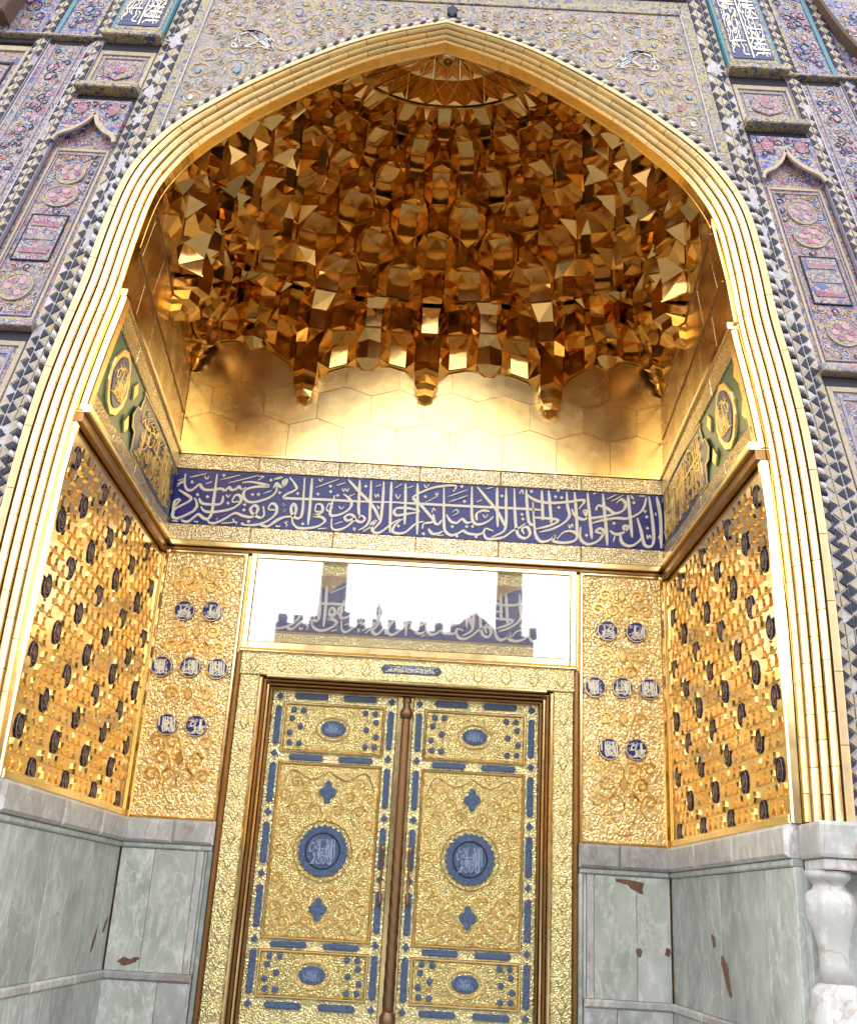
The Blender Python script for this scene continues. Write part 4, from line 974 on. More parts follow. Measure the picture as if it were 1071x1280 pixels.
# ================================================================ DOOR LEAVES
YD = 0.22
DOOR = lambda u, v, d: Vector((u, YD-d, v))
def capsule(cx, cz, L_, wd, vert):
    k = wd*0.55; a, b_ = L_/2, wd/2
    P = [(-a, 0), (-a+k*0.5, -b_), (-a+k*0.9, -b_), (a-k*0.9, -b_), (a-k*0.5, -b_), (a, 0), (a-k*0.5, b_), (-a+k*0.5, b_)]
    return [(cx+(q if vert else p), cz+(p if vert else q)) for p, q in P]
for s in (-1, 1):
    side = 'left' if s < 0 else 'right'
    dl = thing('door_leaf', '%s leaf of the embossed gold double door with blue enamel plaques' % side, 'door')
    x0, x1 = 0.085, 1.555
    lo, hi = (x0, x1) if s > 0 else (-x1, -x0)
    prism('panel', rect(lo, 0.2, hi, 3.94), DOOR, -0.05, 0.0, M['gold_band'], dl)
    cx = s*0.82
    def R(a, b_, z0, z1): return (min(cx+a, cx+b_), z0, max(cx+a, cx+b_), z1)
    hwp = 0.565
    for z0, z1, nm in ((3.25, 3.77, 'upper_panel'), (1.26, 3.09, 'middle_panel'), (0.68, 1.10, 'lower_panel')):
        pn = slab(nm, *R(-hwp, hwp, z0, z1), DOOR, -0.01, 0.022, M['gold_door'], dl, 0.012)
        for a in (R(-hwp-0.03, -hwp, z0-0.03, z1+0.03), R(hwp, hwp+0.03, z0-0.03, z1+0.03), R(-hwp+0.001, hwp-0.001, z0-0.03, z0), R(-hwp+0.001, hwp-0.001, z1, z1+0.03)):
            slab('beading', *a, DOOR, -0.01, 0.036, M['gold_trim'], pn, 0.008)
        zc = (z0+z1)/2
        if nm != 'middle_panel':
            o = prism('oval_plaque', ell(cx, zc, 0.145, 0.092, 24), DOOR, 0.015, 0.05, M['blue_enamel'], pn, 0.012)
            letters_into('script', DOOR, cx-0.10, cx+0.10, zc-0.055, zc+0.055, (-1.2, 0.4), M['letter_pale'] if 'letter_pale' in M else flat('letter_pale', (0.30, 0.38, 0.56), 0.35), o, 0.010, 0.048, 0.056)
            V, F = ribbon_vf(ell(cx, zc, 0.19, 0.135, 24)+[(cx+0.19, zc)], 0.022, DOOR, 0.015, 0.04, sub=1, taper=False); mesh('oval_rim', V, F, M['gold_trim'], pn)
            for dx, dz in ((-0.473, 0.2), (-0.361, 0.2), (-0.488, 0.10), (-0.383, 0.01), (-0.504, -0.066), (-0.49, -0.18), (-0.38, -0.185)):
                kz = 1.0 if nm == 'upper_panel' else 0.86
                for sg in (-1, 1): prism('stud', ell(cx+sg*dx, zc+dz*kz, 0.034, 0.034, 12), DOOR, 0.015, 0.058, M['blue_enamel'], pn, 0.016)
        else:
            o = prism('round_plaque', lobed(cx, 2.16, 0.285, 26, 0.022, 104), DOOR, 0.015, 0.055, M['blue_enamel'], pn, 0.006)
            V, F = ribbon_vf(ell(cx, 2.16, 0.19, 0.19, 28)+[(cx+0.19, 2.16)], 0.02, DOOR, 0.05, 0.062, sub=1, taper=False); mesh('inner_ring', V, F, M['navy_tile'], o)
            letters_into('script', DOOR, cx-0.15, cx+0.15, 2.02, 2.30, (-2.2, 0.0), M['letter_pale'], o, 0.016, 0.05, 0.062)
            V, F = ribbon_vf(lobed(cx, 2.16, 0.335, 26, 0.02, 60)+[lobed(cx, 2.16, 0.335, 26, 0.02, 60)[0]], 0.02, DOOR, 0.015, 0.036, sub=1, taper=False); mesh('scalloped_rim', V, F, M['gold_trim'], pn)
            for zz in (2.80, 1.55):
                q4 = []
                for i in range(32):
                    a = 2*math.pi*i/32; rr = 0.115*(0.62+0.38*abs(math.cos(2*a))**1.5); q4.append((cx+rr*math.cos(a)*0.85, zz+rr*math.sin(a)*1.1))
                prism('quatrefoil', q4, DOOR, 0.015, 0.056, M['blue_enamel'], pn, 0.008)
            scrollwork(DOOR, cx-hwp+0.02, cx+hwp-0.02, 1.30, 3.06, M['gold_relief'], pn, 0.020, 0.015, 0.034, 0.19, [(cx, 2.16, 0.36), (cx, 2.80, 0.13), (cx, 1.55, 0.13)])
            for zz in (2.93, 1.42):
                for sg in (-1, 1):
                    V, F = ribbon_vf([(cx, zz+0.1 if zz > 2 else zz-0.1), (cx+sg*0.2, zz), (cx+sg*0.42, zz+(0.1 if zz > 2 else -0.1)), (cx+sg*0.53, zz+(-0.12 if zz > 2 else 0.12))], 0.022, DOOR, 0.015, 0.036, sub=3); mesh('scroll', V, F, M['gold_trim'], pn)
    for x in (cx-0.655, cx+0.655):
        for z in (3.86, 3.205, 2.55, 1.895, 1.22, 0.585):
            prism('diamond', [(x-0.04, z), (x, z-0.045), (x+0.04, z), (x, z+0.045)], DOOR, -0.01, 0.04, M['blue_enamel'], dl, 0.010)
        for z in (3.53, 2.878, 2.222, 1.558, 0.90):
            prism('bar_plaque', capsule(x, z, 0.45, 0.07, True), DOOR, -0.01, 0.04, M['blue_enamel'], dl, 0.012)
    for z in (3.875, 3.17, 1.18, 0.58):
        for sg in (-1, 1):
            prism('bar_plaque', capsule(cx+sg*0.285, z, 0.40, 0.066, False), DOOR, -0.01, 0.04, M['blue_enamel'], dl, 0.012)
    # meeting stile strips and pull rod
    slab('edge_strip', min(s*0.02, s*0.10), 0.2, max(s*0.02, s*0.10), 3.93, DOOR, -0.02, 0.03, M['gold_trim'], dl, 0.01)
    h = lathe('pull_handle', [(0.012, 1.62), (0.022, 1.66), (0.014, 1.70), (0.013, 2.18), (0.024, 2.22), (0.012, 2.27)], s*0.15, YD-0.085, M['brass_dark'], dl, 12)
    for z in (1.70, 2.18): box('bracket', s*0.15-0.012, YD-0.085, z-0.012, s*0.15+0.012, YD-0.01, z+0.012, M['brass_dark'], h)
ps = thing('meeting_post', 'slender turned copper post covering the joint of the double door', 'post')
def fl_(a, z): return 1+0.10*math.sin(6*a+z*38) if z < 2.3 else 1+0.03*math.cos(8*a)
copper = gold('copper', (0.27, 0.17, 0.11), 0.38, 0.52)
prof = [(0.062, 0.58+0.03*i) for i in range(0, 104)]
lathe('shaft', [(0.060 - 0.012*(z-0.58)/3.1, z) for _, z in prof], 0.015, YD-0.07, copper, ps, 18, fl=fl_)
lathe('foot', [(0.06, 0.2), (0.075, 0.3), (0.05, 0.36), (0.085, 0.44), (0.09, 0.52), (0.06, 0.58), (0.05, 0.60)], 0.015, YD-0.07, copper, ps, 18)
lathe('head', [(0.046, 3.66), (0.07, 3.70), (0.075, 3.75), (0.045, 3.80), (0.035, 3.84), (0.055, 3.88), (0.045, 3.92)], 0.015, YD-0.07, copper, ps, 18)

# ================================================================ MARBLE DADO
def chip(surf, pts, d, parent):
    rc = random.Random(int(abs(pts[0][0]*1000))); out = []
    for i in range(len(pts)):
        a, b_ = pts[i], pts[(i+1) % len(pts)]
        for f in (0, 0.33, 0.66): out.append((a[0]+(b_[0]-a[0])*f+rc.uniform(-0.009, 0.009), a[1]+(b_[1]-a[1])*f+rc.uniform(-0.009, 0.009)))
    pts = out
    prism('chip', pts, surf, d-0.004, d+0.002, M['chip'], parent)
for s in (-1, 1):
    sf = SIDE(s); side = 'left' if s < 0 else 'right'
    dd = thing('marble_dado', 'grey marble wall base with moulded cap along the %s side of the niche' % side, 'marble base', 'side marble dados')
    rr = random.Random(11+s)
    cuts = [-3.66, -2.95, -2.2, -1.62, -1.02, -0.5, -0.05] if s < 0 else [-3.66, -3.0, -2.35, -1.75, -1.15, -0.55, -0.05]
    for a, b_ in zip(cuts, cuts[1:]):
        slab('slab', a+0.002, 0.84, b_-0.002, ZC-0.30, sf, -0.02, 0.05+rr.uniform(-0.002, 0.003), M['marble_grey'], dd, 0.004)
        slab('base_slab', a+0.002, 0.01, b_-0.002, 0.75, sf, -0.02, 0.065+rr.uniform(-0.002, 0.003), M['marble_grey'], dd, 0.004)
    for a, b_ in zip(cuts[::2], cuts[2::2]):
        slab('rail', a+0.001, 0.752, b_-0.001, 0.838, sf, -0.02, 0.085, M['marble_white'], dd, 0.02)
        slab('cap', a+0.001, ZC-0.235, b_-0.001, ZC+0.015, sf, -0.02, 0.11, M['marble_white'], dd, 0.03)
        slab('cap_neck', a+0.001, ZC-0.297, b_-0.001, ZC-0.238, sf, -0.02, 0.075, M['marble_grey'], dd, 0.015)
    if s < 0:
        chip(sf, [(-0.12, 1.36), (-0.16, 1.25), (-0.22, 1.2), (-0.25, 1.22), (-0.2, 1.3)], 0.052, dd)
        chip(sf, [(-0.42, 1.28), (-0.47, 1.1), (-0.56, 1.02), (-0.55, 1.12), (-0.48, 1.22)], 0.052, dd)
    else:
        chip(sf, [(-1.45, 1.55), (-1.5, 1.42), (-1.58, 1.44), (-1.55, 1.52)], 0.052, dd)
        chip(sf, [(-1.75, 1.38), (-1.9, 1.28), (-2.0, 1.05), (-1.93, 1.03), (-1.82, 1.18), (-1.72, 1.3)], 0.052, dd)
    bd = thing('marble_dado', 'pale green marble wall base with moulded cap between door and %s wall' % side, 'marble base', 'marble dados beside the door')
    def B(nm, a, b_, z0, z1, d, mat, bev=0.004):
        lo, hi = min(s*a, s*b_), max(s*a, s*b_); return slab(nm, lo+0.002, z0, hi-0.002, z1, BACK, -0.03, d, mat, bd, bev)
    B('slab', 2.985, 2.62, 0.84, ZC-0.30, 0.05, M['marble_green']); B('slab', 2.62, 2.16, 0.84, ZC-0.30, 0.052, M['marble_green'])
    B('strip', 2.16, 2.08, 0.84, ZC-0.30, 0.062, M['marble_white']); B('strip', 2.08, 2.045, 0.84, ZC-0.30, 0.05, M['marble_grey']); B('strip', 2.045, 1.99, 0.02, ZC-0.30, 0.07, M['marble_grey'], 0.012)
    B('base_slab', 2.985, 2.4, 0.01, 0.75, 0.065, M['marble_green']); B('base_slab', 2.4, 2.05, 0.01, 0.75, 0.064, M['marble_white'])
    B('rail', 2.985, 2.05, 0.752, 0.838, 0.085, M['marble_white'], 0.02)
    B('cap', 2.985, 2.45, ZC-0.235, ZC+0.015, 0.11, M['marble_white'], 0.03); B('cap', 2.45, 1.99, ZC-0.235, ZC+0.015, 0.111, M['marble_white'], 0.03)
    B('cap_neck', 2.985, 2.0, ZC-0.297, ZC-0.238, 0.075, M['marble_grey'], 0.015)
    if s < 0: chip(BACK, [(-2.86, 0.93), (-2.8, 0.97), (-2.72, 0.955), (-2.66, 0.98), (-2.62, 0.96), (-2.68, 0.92), (-2.78, 0.895)], 0.052, bd)
    else:
        chip(BACK, [(2.40, 2.04), (2.70, 2.02), (2.69, 1.90), (2.62, 1.92), (2.52, 1.98), (2.41, 2.0)], 0.052, bd)
        for x, z in ((2.64, 1.31), (2.95, 1.33)): chip(BACK, [(x+0.035*math.cos(a)*random.uniform(.7, 1.1), z+0.045*math.sin(a)*random.uniform(.7, 1.1)) for a in [i*0.7 for i in range(9)]], 0.053, bd)
# ---- front corner: marble block, turned column, plinth
for s in (-1, 1):
    side = 'left' if s < 0 else 'right'
    jc = thing('corner_column', 'carved grey marble baluster column under a marble block at the %s foot of the arch' % side, 'column', 'marble corner columns')
    X0 = AX+s*3.21; Yc = -3.92
    lo, hi = min(AX+s*3.09, AX+s*3.75), max(AX+s*3.09, AX+s*3.75)
    bl = box('block', lo, Yc-0.22, ZC-0.25, hi, -3.68, ZC+0.012, M['marble_white'], jc, 0.03)
    box('neck', lo+0.03, Yc-0.19, ZC-0.33, hi-0.03, -3.69, ZC-0.252, M['marble_white'], jc, 0.015)
    box('backing', lo+0.01, -3.78, 0.0, hi, -3.69, ZC-0.332, M['marble_grey'], jc, 0.01)
    cc = lathe('shaft', [(0.15, 1.24), (0.17, 1.20), (0.12, 1.27), (0.10, 1.40), (0.105, 1.52), (0.13, 1.62), (0.165, 1.72), (0.175, 1.80), (0.165, 1.875), (0.12, 1.91), (0.11, 1.94), (0.13, 1.965), (0.16, 1.985), (0.165, 2.035)][2:], X0, Yc, M['marble_white'], jc, 28, fl=lambda a, z: 1+(0.06*math.cos(6*a) if 1.55 < z < 1.9 else 0))
    lathe('pedestal', [(0.19, 0.0), (0.19, 0.25), (0.16, 0.3), (0.175, 0.8), (0.20, 1.05), (0.165, 1.18), (0.17, 1.22), (0.12, 1.275)], X0, Yc, M['marble_white'], jc, 28, fl=lambda a, z: 1+(0.05*math.sin(9*a+z*25) if 0.3 < z < 1.15 else 0))
    CYL = lambda u, v, d, X0=X0: Vector((X0+(0.192+d)*math.sin(u), Yc-(0.192+d)*math.cos(u), v))
    for q in ([(0.0, 0.70), (0.15, 0.76), (0.3, 0.84), (0.2, 0.92)], [(-0.1, 0.78), (0.05, 0.86), (0.2, 0.98), (0.05, 1.02)], [(0.3, 0.74), (0.42, 0.82), (0.38, 0.95)]):
        V, F = ribbon_vf(q, 0.022, CYL, -0.02, 0.008, sub=3); mesh('carved_line', V, F, M['chip'], jc)
# ================================================================ TILED FACADE
ZIG = []
def fpanel(name, u0, v0, u1, v1, d0, d1, mat, s, bev=0.006, parent=pf):
    nv = max(1, int(abs(v1-v0)/0.6))
    lo, hi = min(s*u0, s*u1), max(s*u0, s*u1)
    return slab(name, lo, v0, hi, v1, FAC, d0, d1, mat, parent, bev, 1, nv)
def frame(u0, v0, u1, v1, wd, d, mat, s):
    fpanel('border_strip', u0, v0, u0+wd, v1, 0.0, d, mat, s, 0.003); fpanel('border_strip', u1-wd, v0, u1, v1, 0.0, d, mat, s, 0.003)
    fpanel('border_strip', u0+wd, v0, u1-wd, v0+wd, 0.0, d, mat, s, 0.003); fpanel('border_strip', u0+wd, v1-wd, u1-wd, v1, 0.0, d, mat, s, 0.003)
zz_pool = {0: [], 1: []}
def zigzag(u0, v0, v1, wd, hh, s, cols=('navy_tile', 'tan_tile'), flip=False):
    """column of facing triangular tiles"""
    v = v0; i = 0
    while v+hh <= v1:
        a, b_ = s*u0, s*(u0+wd)
        if flip: a, b_ = b_, a
        j1, j2, j3 = random.uniform(-0.012, 0.012), random.uniform(0.72, 0.9), random.uniform(-0.01, 0.01)
        if random.random() > 0.06: zz_pool[0].append((cols[0], [(a, v+0.008), (a, v+hh-0.008+j3), (a+(b_-a)*j2, v+hh*0.5+j1)]))
        if random.random() > 0.06: zz_pool[1].append((random.choice((cols[1], cols[1], 'cloud_white', 'scroll_yellow')), [(b_, v+hh*0.5+0.008+j1), (b_, v+hh*1.5-0.008), (a+(b_-a)*(1-j2), v+hh+j3)]))
        v += hh; i += 1
TOP = 11.6
U = dict(t0=3.67, z1=3.97, p1=4.74, z2=4.92, b1=5.50, z3=5.68, o1=6.9)
for s in (-1, 1):
    # zigzag trims
    fpanel('trim_ground', U['t0'], 0.2, U['z1'], TOP, 0.0, 0.03, M['white_strip'], s)
    zigzag(U['t0']+0.005, 2.45, 10.8, 0.085, 0.125, s); zigzag(U['t0']+0.10, 2.45, 10.8, 0.085, 0.125, s, flip=True); zigzag(U['t0']+0.205, 2.45, 10.8, 0.075, 0.115, s)
    fpanel('trim_ground', 3.49, 0.2, U['t0']-0.002, 6.6, -0.02, 0.024, M['white_strip'], s)
    zigzag(3.505, 2.45, 6.4, 0.075, 0.115, s); zigzag(3.59, 2.45, 6.4, 0.075, 0.115, s, flip=True)
    fpanel('trim_ground', U['p1'], 0.2, U['z2'], TOP, 0.0, 0.06, M['lilac_tile'], s)
    zigzag(U['p1']+0.01, 6.0, 10.8, 0.07, 0.10, s); zigzag(U['p1']+0.095, 6.0, 10.8, 0.07, 0.10, s, flip=True)
    fpanel('trim_ground', U['b1'], 0.2, U['z3'], TOP, 0.0, 0.06, M['lilac_tile'], s)
    zigzag(U['b1']+0.01, 6.6, 10.8, 0.07, 0.10, s); zigzag(U['b1']+0.095, 6.6, 10.8, 0.07, 0.10, s, flip=True)
    a, b_ = U['z1']+0.005, U['p1']-0.005
    # script panel at the top of the pilaster
    fpanel('script_panel', a, 9.74, b_, TOP, 0.0, 0.09, M['turquoise_strip'], s)
    fpanel('script_border', a+0.045, 9.785, b_-0.045, TOP-0.1, 0.085, 0.10, M['mosaic_gold'], s)
    fpanel('script_ground', a+0.09, 9.83, b_-0.09, TOP-0.2, 0.095, 0.108, M['navy_ground'], s)
    u0, u1 = (a+0.10, b_-0.10) if s > 0 else (-b_+0.10, -a-0.10)
    FR_ = lambda u, v, d: FAC(u, v, d)
    # script running up the panel in two lines
    SWP = lambda p, q, d, u0=u0, u1=u1: FAC(u0+(u1-u0)*p, 9.84+q*1.5, d)
    for part, (p0, p1) in ((((-3.0, 0.4)), (0.02, 0.46)), (((-0.6, 3.0)), (0.54, 0.98))):
        letters_into('script', lambda u, v, d, S_=SWP: S_(v, u, d), 0.0, 1.0, p0, p1, part, M['letter_white'], pf, 0.017, 0.10, 0.114)
    V, F = ribbon_vf([(0.5, 0.0), (0.5, 1.0)], 0.035, lambda u, v, d, S_=SWP: S_(u, v, d), 0.10, 0.118, taper=False); mesh('script_line', V, F, M['letter_white'], pf)
    fpanel('ledge', a-0.02, 9.555, b_+0.02, 9.66, 0.0, 0.035, M['dark_shade'], s); fpanel('ledge', a-0.03, 9.665, b_+0.03, 9.735, 0.0, 0.16, M['mosaic_gold'], s, 0.01)  # first strip is painted shadow beneath the projecting ledge, second the ledge
    # small oblong panel
    fpanel('floral_panel', a, 9.06, b_, 9.55, 0.0, 0.03, M['mosaic_cream'], s); frame(a, 9.06, b_, 9.55, 0.05, 0.045, M['tan_tile'], s); frame(a+0.09, 9.14, b_-0.09, 9.47, 0.018, 0.042, M['lilac_tile'], s)
    cx_ = s*(a+b_)/2
    prism('flower_medallion', [(cx_+0.24*math.cos(t)*(1-0.15*abs(math.cos(3*t))), 9.305+0.125*math.sin(t)*(1-0.1*abs(math.sin(4*t)))) for t in [2*math.pi*i/32 for i in range(32)]], FAC, 0.02, 0.046, M['mosaic_pink'], pf, 0.006)
    prism('flower', ell(cx_, 9.305, 0.09, 0.05, 14), FAC, 0.03, 0.054, mosaic('rose_tile', ((0.40, 0.16, 0.22), (0.46, 0.24, 0.30)), PINK, ((0.36, 0.14, 0.2), (0.5, 0.36, 0.34)), ((0.1, 0.06, 0.14), (0.5, 0.42, 0.2)), 16.0) if 'rose_tile' not in M else M['rose_tile'], pf, 0.006)
    fpanel('ledge', a-0.02, 8.885, b_+0.02, 8.985, 0.0, 0.03, M['dark_shade'], s); fpanel('ledge', a-0.03, 8.99, b_+0.03, 9.055, 0.0, 0.16, M['mosaic_gold'], s, 0.01)  # lower strip is shade put into colour, upper one the ledge itself
    # arched panel: proud spandrels over a recessed floral field
    fpanel('floral_field', a, 6.36, b_, 8.80, -0.02, 0.0, M['mosaic_pink'], s)
    cu, hw = (a+b_)/2, (b_-a)/2
    arc = [(-1.0, 8.36), (-0.92, 8.42), (-0.75, 8.46), (-0.55, 8.49), (-0.35, 8.54), (-0.17, 8.60), (0.0, 8.70)]
    for sg in (-1, 1):
        P = [(s*(cu+sg*-q[0]*hw*1.0), q[1]) for q in arc]+[(s*cu, 8.88), (s*(cu+sg*hw), 8.88)]
        prism('arch_spandrel', P, FAC, 0.0, 0.085, M['mosaic_blue'], pf)
        V, F = ribbon_vf([(s*(cu+sg*-q[0]*hw), q[1]+0.015) for q in arc], 0.055, FAC, 0.075, 0.10, sub=3, taper=False); mesh('arch_edge', V, F, M['tan_tile'], pf)
        prism('rosette', ell(s*(cu+sg*hw*0.55), 8.76, 0.075, 0.075, 14), FAC, 0.08, 0.098, M['rose_tile'], pf, 0.006)
    frame(a+0.05, 6.40, b_-0.05, 8.34, 0.03, 0.012, M['tan_tile'], s); frame(a+0.10, 6.45, b_-0.10, 8.28, 0.015, 0.014, M['lilac_tile'], s)
    for zc_, rx, rz in ((8.05, 0.16, 0.13), (7.78, 0.19, 0.12), (6.75, 0.17, 0.14)):
        prism('ring_medallion', ell(cx_, zc_, rx, rz, 24), FAC, -0.01, 0.014, M['mosaic_cream'], pf, 0.002)
        V, F = ribbon_vf(ell(cx_, zc_, rx, rz, 24)+[(cx_+rx, zc_)], 0.011, FAC, 0.0, 0.020, sub=1, taper=False); mesh('medallion_ring', V, F, M['tan_tile'], pf)
        for kk in range(6):
            a_ = kk*math.pi/3; prism('petal', ell(cx_+rx*0.5*math.cos(a_), zc_+rz*0.5*math.sin(a_), rx*0.24, rz*0.24, 10), FAC, 0.0, 0.020, M['pink_tile'] if kk % 2 else M['rose_tile'], pf, 0.002)
    fpanel('inner_panel', a+0.18, 7.05, b_-0.18, 7.55, -0.01, 0.012, M['mosaic_lilac'], s); frame(a+0.17, 7.04, b_-0.17, 7.56, 0.014, 0.018, M['navy_tile'], s)
    for zq in (7.15, 7.3, 7.45): fpanel('tile_band', a+0.22, zq-0.03, b_-0.22, zq+0.03, 0.0, 0.02, M['rose_tile'] if zq != 7.3 else M['mosaic_cream'], s, 0.003)
    fpanel('ledge', a-0.02, 6.175, b_+0.02, 6.275, 0.0, 0.03, M['dark_shade'], s); fpanel('ledge', a-0.03, 6.28, b_+0.03, 6.355, 0.0, 0.13, M['mosaic_cream'], s, 0.01)  # shade under this ledge is a dark painted strip
    for z0, z1 in ((5.2, 6.17), (4.1, 5.12), (3.0, 4.02), (1.2, 2.92)):
        fpanel('lower_panel', a, z0, b_, z1, 0.0, 0.03, M['mosaic_lilac'], s); frame(a, z0, b_, z1, 0.05, 0.045, M['tan_tile'], s); frame(a+0.1, z0+0.1, b_-0.1, z1-0.1, 0.03, 0.04, M['lilac_tile'], s)
    # tall floral band and outer field
    c, d_ = U['z2']+0.005, U['b1']-0.005
    fpanel('floral_band', c, 0.2, d_, 9.60, 0.0, 0.035, M['mosaic_lilac'], s)
    for q in (c, c+0.09, d_-0.115, d_-0.025): fpanel('border_strip', q, 0.2, q+0.02, 9.60, 0.02, 0.045, M['white_strip'] if q in (c, d_-0.025) else M['lilac_tile'], s, 0.003)
    fpanel('upper_band', c, 9.70, d_, TOP, 0.0, 0.05, M['mosaic_blue'], s)
    for q in (c, d_-0.06): fpanel('border_strip', q, 9.70, q+0.06, TOP, 0.03, 0.065, M['turquoise_strip'] if q != c else M['mosaic_gold'], s, 0.003)
    e, f_ = U['z3']+0.005, U['o1']
    fpanel('outer_field', e, 0.2, f_, 9.55, -0.02, 0.02, M['mosaic_pink'], s); frame(e, 6.5, f_, 9.55, 0.06, 0.04, M['tan_tile'], s); frame(e+0.14, 6.7, f_-0.14, 9.35, 0.03, 0.032, M['navy_tile'], s)
    prism('flower_medallion', [(s*(e+f_)/2+0.3*math.cos(t)*(1-0.2*abs(math.cos(4*t))), 8.4+0.42*math.sin(t)*(1-0.1*abs(math.sin(4*t)))) for t in [2*math.pi*i/40 for i in range(40)]], FAC, 0.0, 0.034, M['mosaic_blue'], pf, 0.006)
    fpanel('ledge', c-0.2, 9.605, f_, 9.655, 0.0, 0.03, M['dark_shade'], s); fpanel('ledge', c-0.2, 9.66, f_, 9.695, 0.0, 0.10, M['mosaic_gold'], s, 0.01)  # dark strip paints the shadow below the outer ledge
    fpanel('upper_field', e, 9.70, f_, TOP, 0.0, 0.04, M['mosaic_blue'], s)
    # brown projecting corner at the outer top
    if s > 0:
        V, F = ribbon_vf([(5.60, 10.9), (5.72, 10.4), (5.95, 9.95), (6.4, 9.75)], 0.07, FAC, 0.03, 0.16, sub=4, taper=False); mesh('brace', V, F, M['brick_dark'], pf)
    else:
        fpanel('bracket', 6.18, 9.80, 6.9, 10.6, 0.03, 0.25, M['brick_dark'], s, 0.02); fpanel('bracket', 6.3, 9.92, 6.8, 10.5, 0.2, 0.27, M['dark_shade'], s, 0.01)
    # patches where tiles have fallen and bare plaster shows
    rp = random.Random(40+s)
    for (u, v, w_, h_) in ((3.80, 9.72, 0.13, 0.09), (3.82, 9.05, 0.08, 0.11), (3.84, 8.72, 0.07, 0.09), (3.80, 8.15, 0.06, 0.16), (3.78, 7.75, 0.07, 0.18), (3.80, 7.30, 0.06, 0.14), (4.85, 9.25, 0.05, 0.10), (4.86, 8.85, 0.04, 0.07)):
        nn_ = 22; pts = []
        for i in range(nn_):
            a_ = 2*math.pi*i/nn_; r_ = rp.uniform(0.45, 1.2); pts.append((s*u+w_*r_*math.cos(a_), v+h_*r_*math.sin(a_)))
        prism('bare_plaster', pts, FAC, 0.03, 0.046 if u < 4 else 0.076, M['bare_plaster'], pf)
    # spandrel above the arch
    ocs = offc(0.41)
    P = [(x/tau(z), z) for x, z in ocs if z > 6.4]
    P = [(u, v) for u, v in P if u < U['t0']-0.16]
    foot = P[0]
    P2 = P+[(0.0, 10.42), (U['t0']-0.16, 10.42), (U['t0']-0.16, foot[1])]
    # built as a strip so that it stays on the tapering surface
    V = []; F = []; n = len(P)
    for u, v in P: V.append(FAC(s*u, v, 0.03))
    for i, (u, v) in enumerate(P):
        f = i/(n-1)
        q = (U['t0']-0.16, foot[1]+(10.42-foot[1])*min(1, f*2.2)) if f*2.2 < 1 else ((U['t0']-0.16)*(1-(f-1/2.2)/(1-1/2.2)), 10.42)
        V.append(FAC(s*q[0], q[1], 0.03))
    for i in range(n-1): F.append((i, i+1, n+i+1, n+i))
    mesh('spandrel_field', V, F, M['mosaic_cream'], pf)
    fpanel('gold_script_border', U['t0']-0.155, 6.62, U['t0']-0.005, 10.60, 0.0, 0.045, M['mosaic_gold'], s)
    fpanel('border_strip', U['t0']-0.175, 7.6, U['t0']-0.157, 10.43, 0.0, 0.05, M['white_strip'], s, 0.003)
    fpanel('top_border', 0.0, 10.425, U['t0']-0.157, 10.60, 0.0, 0.045, M['mosaic_gold'], s)
    fpanel('ledge', 0.0, 10.605, U['t0'], 10.65, 0.0, 0.02, M['dark_shade'], s); fpanel('ledge', 0.0, 10.655, U['t0'], 10.70, 0.0, 0.10, M['mosaic_cream'], s, 0.01)  # near-black strip stands in for shade below the top ledge
    fpanel('upper_panel', 0.0, 10.705, U['t0']-0.01, TOP, 0.0, 0.03, M['mosaic_lilac'], s)
    # arabesque scrolls on the spandrel
    def inside(u, v, r):
        x = u*tau(v)
        if u > U['t0']-0.2-r or v > 10.40-r: return False
        return min(math.hypot(x-a_, v-b2) for a_, b2 in ocs) > r*1.05 and any(True for _ in [0]) and (v > 9.0 or x > 1.0) and _above(x, v)
    def _above(x, v):
        for (x0_, z0_), (x1_, z1_) in zip(ocs, ocs[1:]):
            if min(x0_, x1_) <= x <= max(x0_, x1_) and x0_ != x1_:
                zz_ = z0_+(z1_-z0_)*(x-x0_)/(x1_-x0_); return v > zz_
        return True
    rs = random.Random(5); placed = []
    for tries in range(5000):
        r_ = rs.choice((0.20, 0.16, 0.12, 0.085)) if tries < 500 else rs.choice((0.085, 0.06, 0.045)); u = rs.uniform(0.05, 3.5); v = rs.uniform(7.8, 10.35)
        if not inside(u, v, r_): continue
        if any(math.hypot((u-a_)*tau(v), v-b2) < (r_+c2)*0.9 for a_, b2, c2 in placed): continue
        placed.append((u, v, r_))
        dr = rs.choice((-1, 1)); a0 = rs.uniform(0, 6.28)
        sp_ = spiral(0, 0, r_, 1.5, dr, a0, 18)
        V, F = ribbon_vf([(s*(u+p/tau(v)), v+q) for p, q in sp_], 0.020 if r_ > 0.1 else 0.011, FAC, 0.02, 0.036, sub=2); mesh('scroll', V, F, M['scroll_yellow'], pf)
        fl_m = rs.choice((M['rose_tile'], M['teal_leaf'], M['lilac_tile'], M['cloud_white']))
        prism('scroll_flower', lobed(s*u, v, r_*0.33, 6, r_*0.08, 24), FAC, 0.02, 0.046, fl_m, pf, 0.003)
        for kk in range(3):
            a = a0+2.1*kk; p, q = r_*0.78*math.cos(a), r_*0.78*math.sin(a); tn = (-math.sin(a), math.cos(a)); l_ = r_*0.28
            prism('leaf', [(s*(u+(p-tn[0]*l_)/tau(v)), v+q-tn[1]*l_), (s*(u+(p+0.25*l_*math.cos(a))/tau(v)), v+q+0.25*l_*math.sin(a)), (s*(u+(p+tn[0]*l_)/tau(v)), v+q+tn[1]*l_), (s*(u+(p-0.3*l_*math.cos(a))/tau(v)), v+q-0.3*l_*math.sin(a))], FAC, 0.02, 0.040, M['teal_leaf'] if kk % 2 else M['scroll_yellow'], pf)
    # white flourish knot
    cu_, cz_ = 1.95/tau(9.75), 9.80
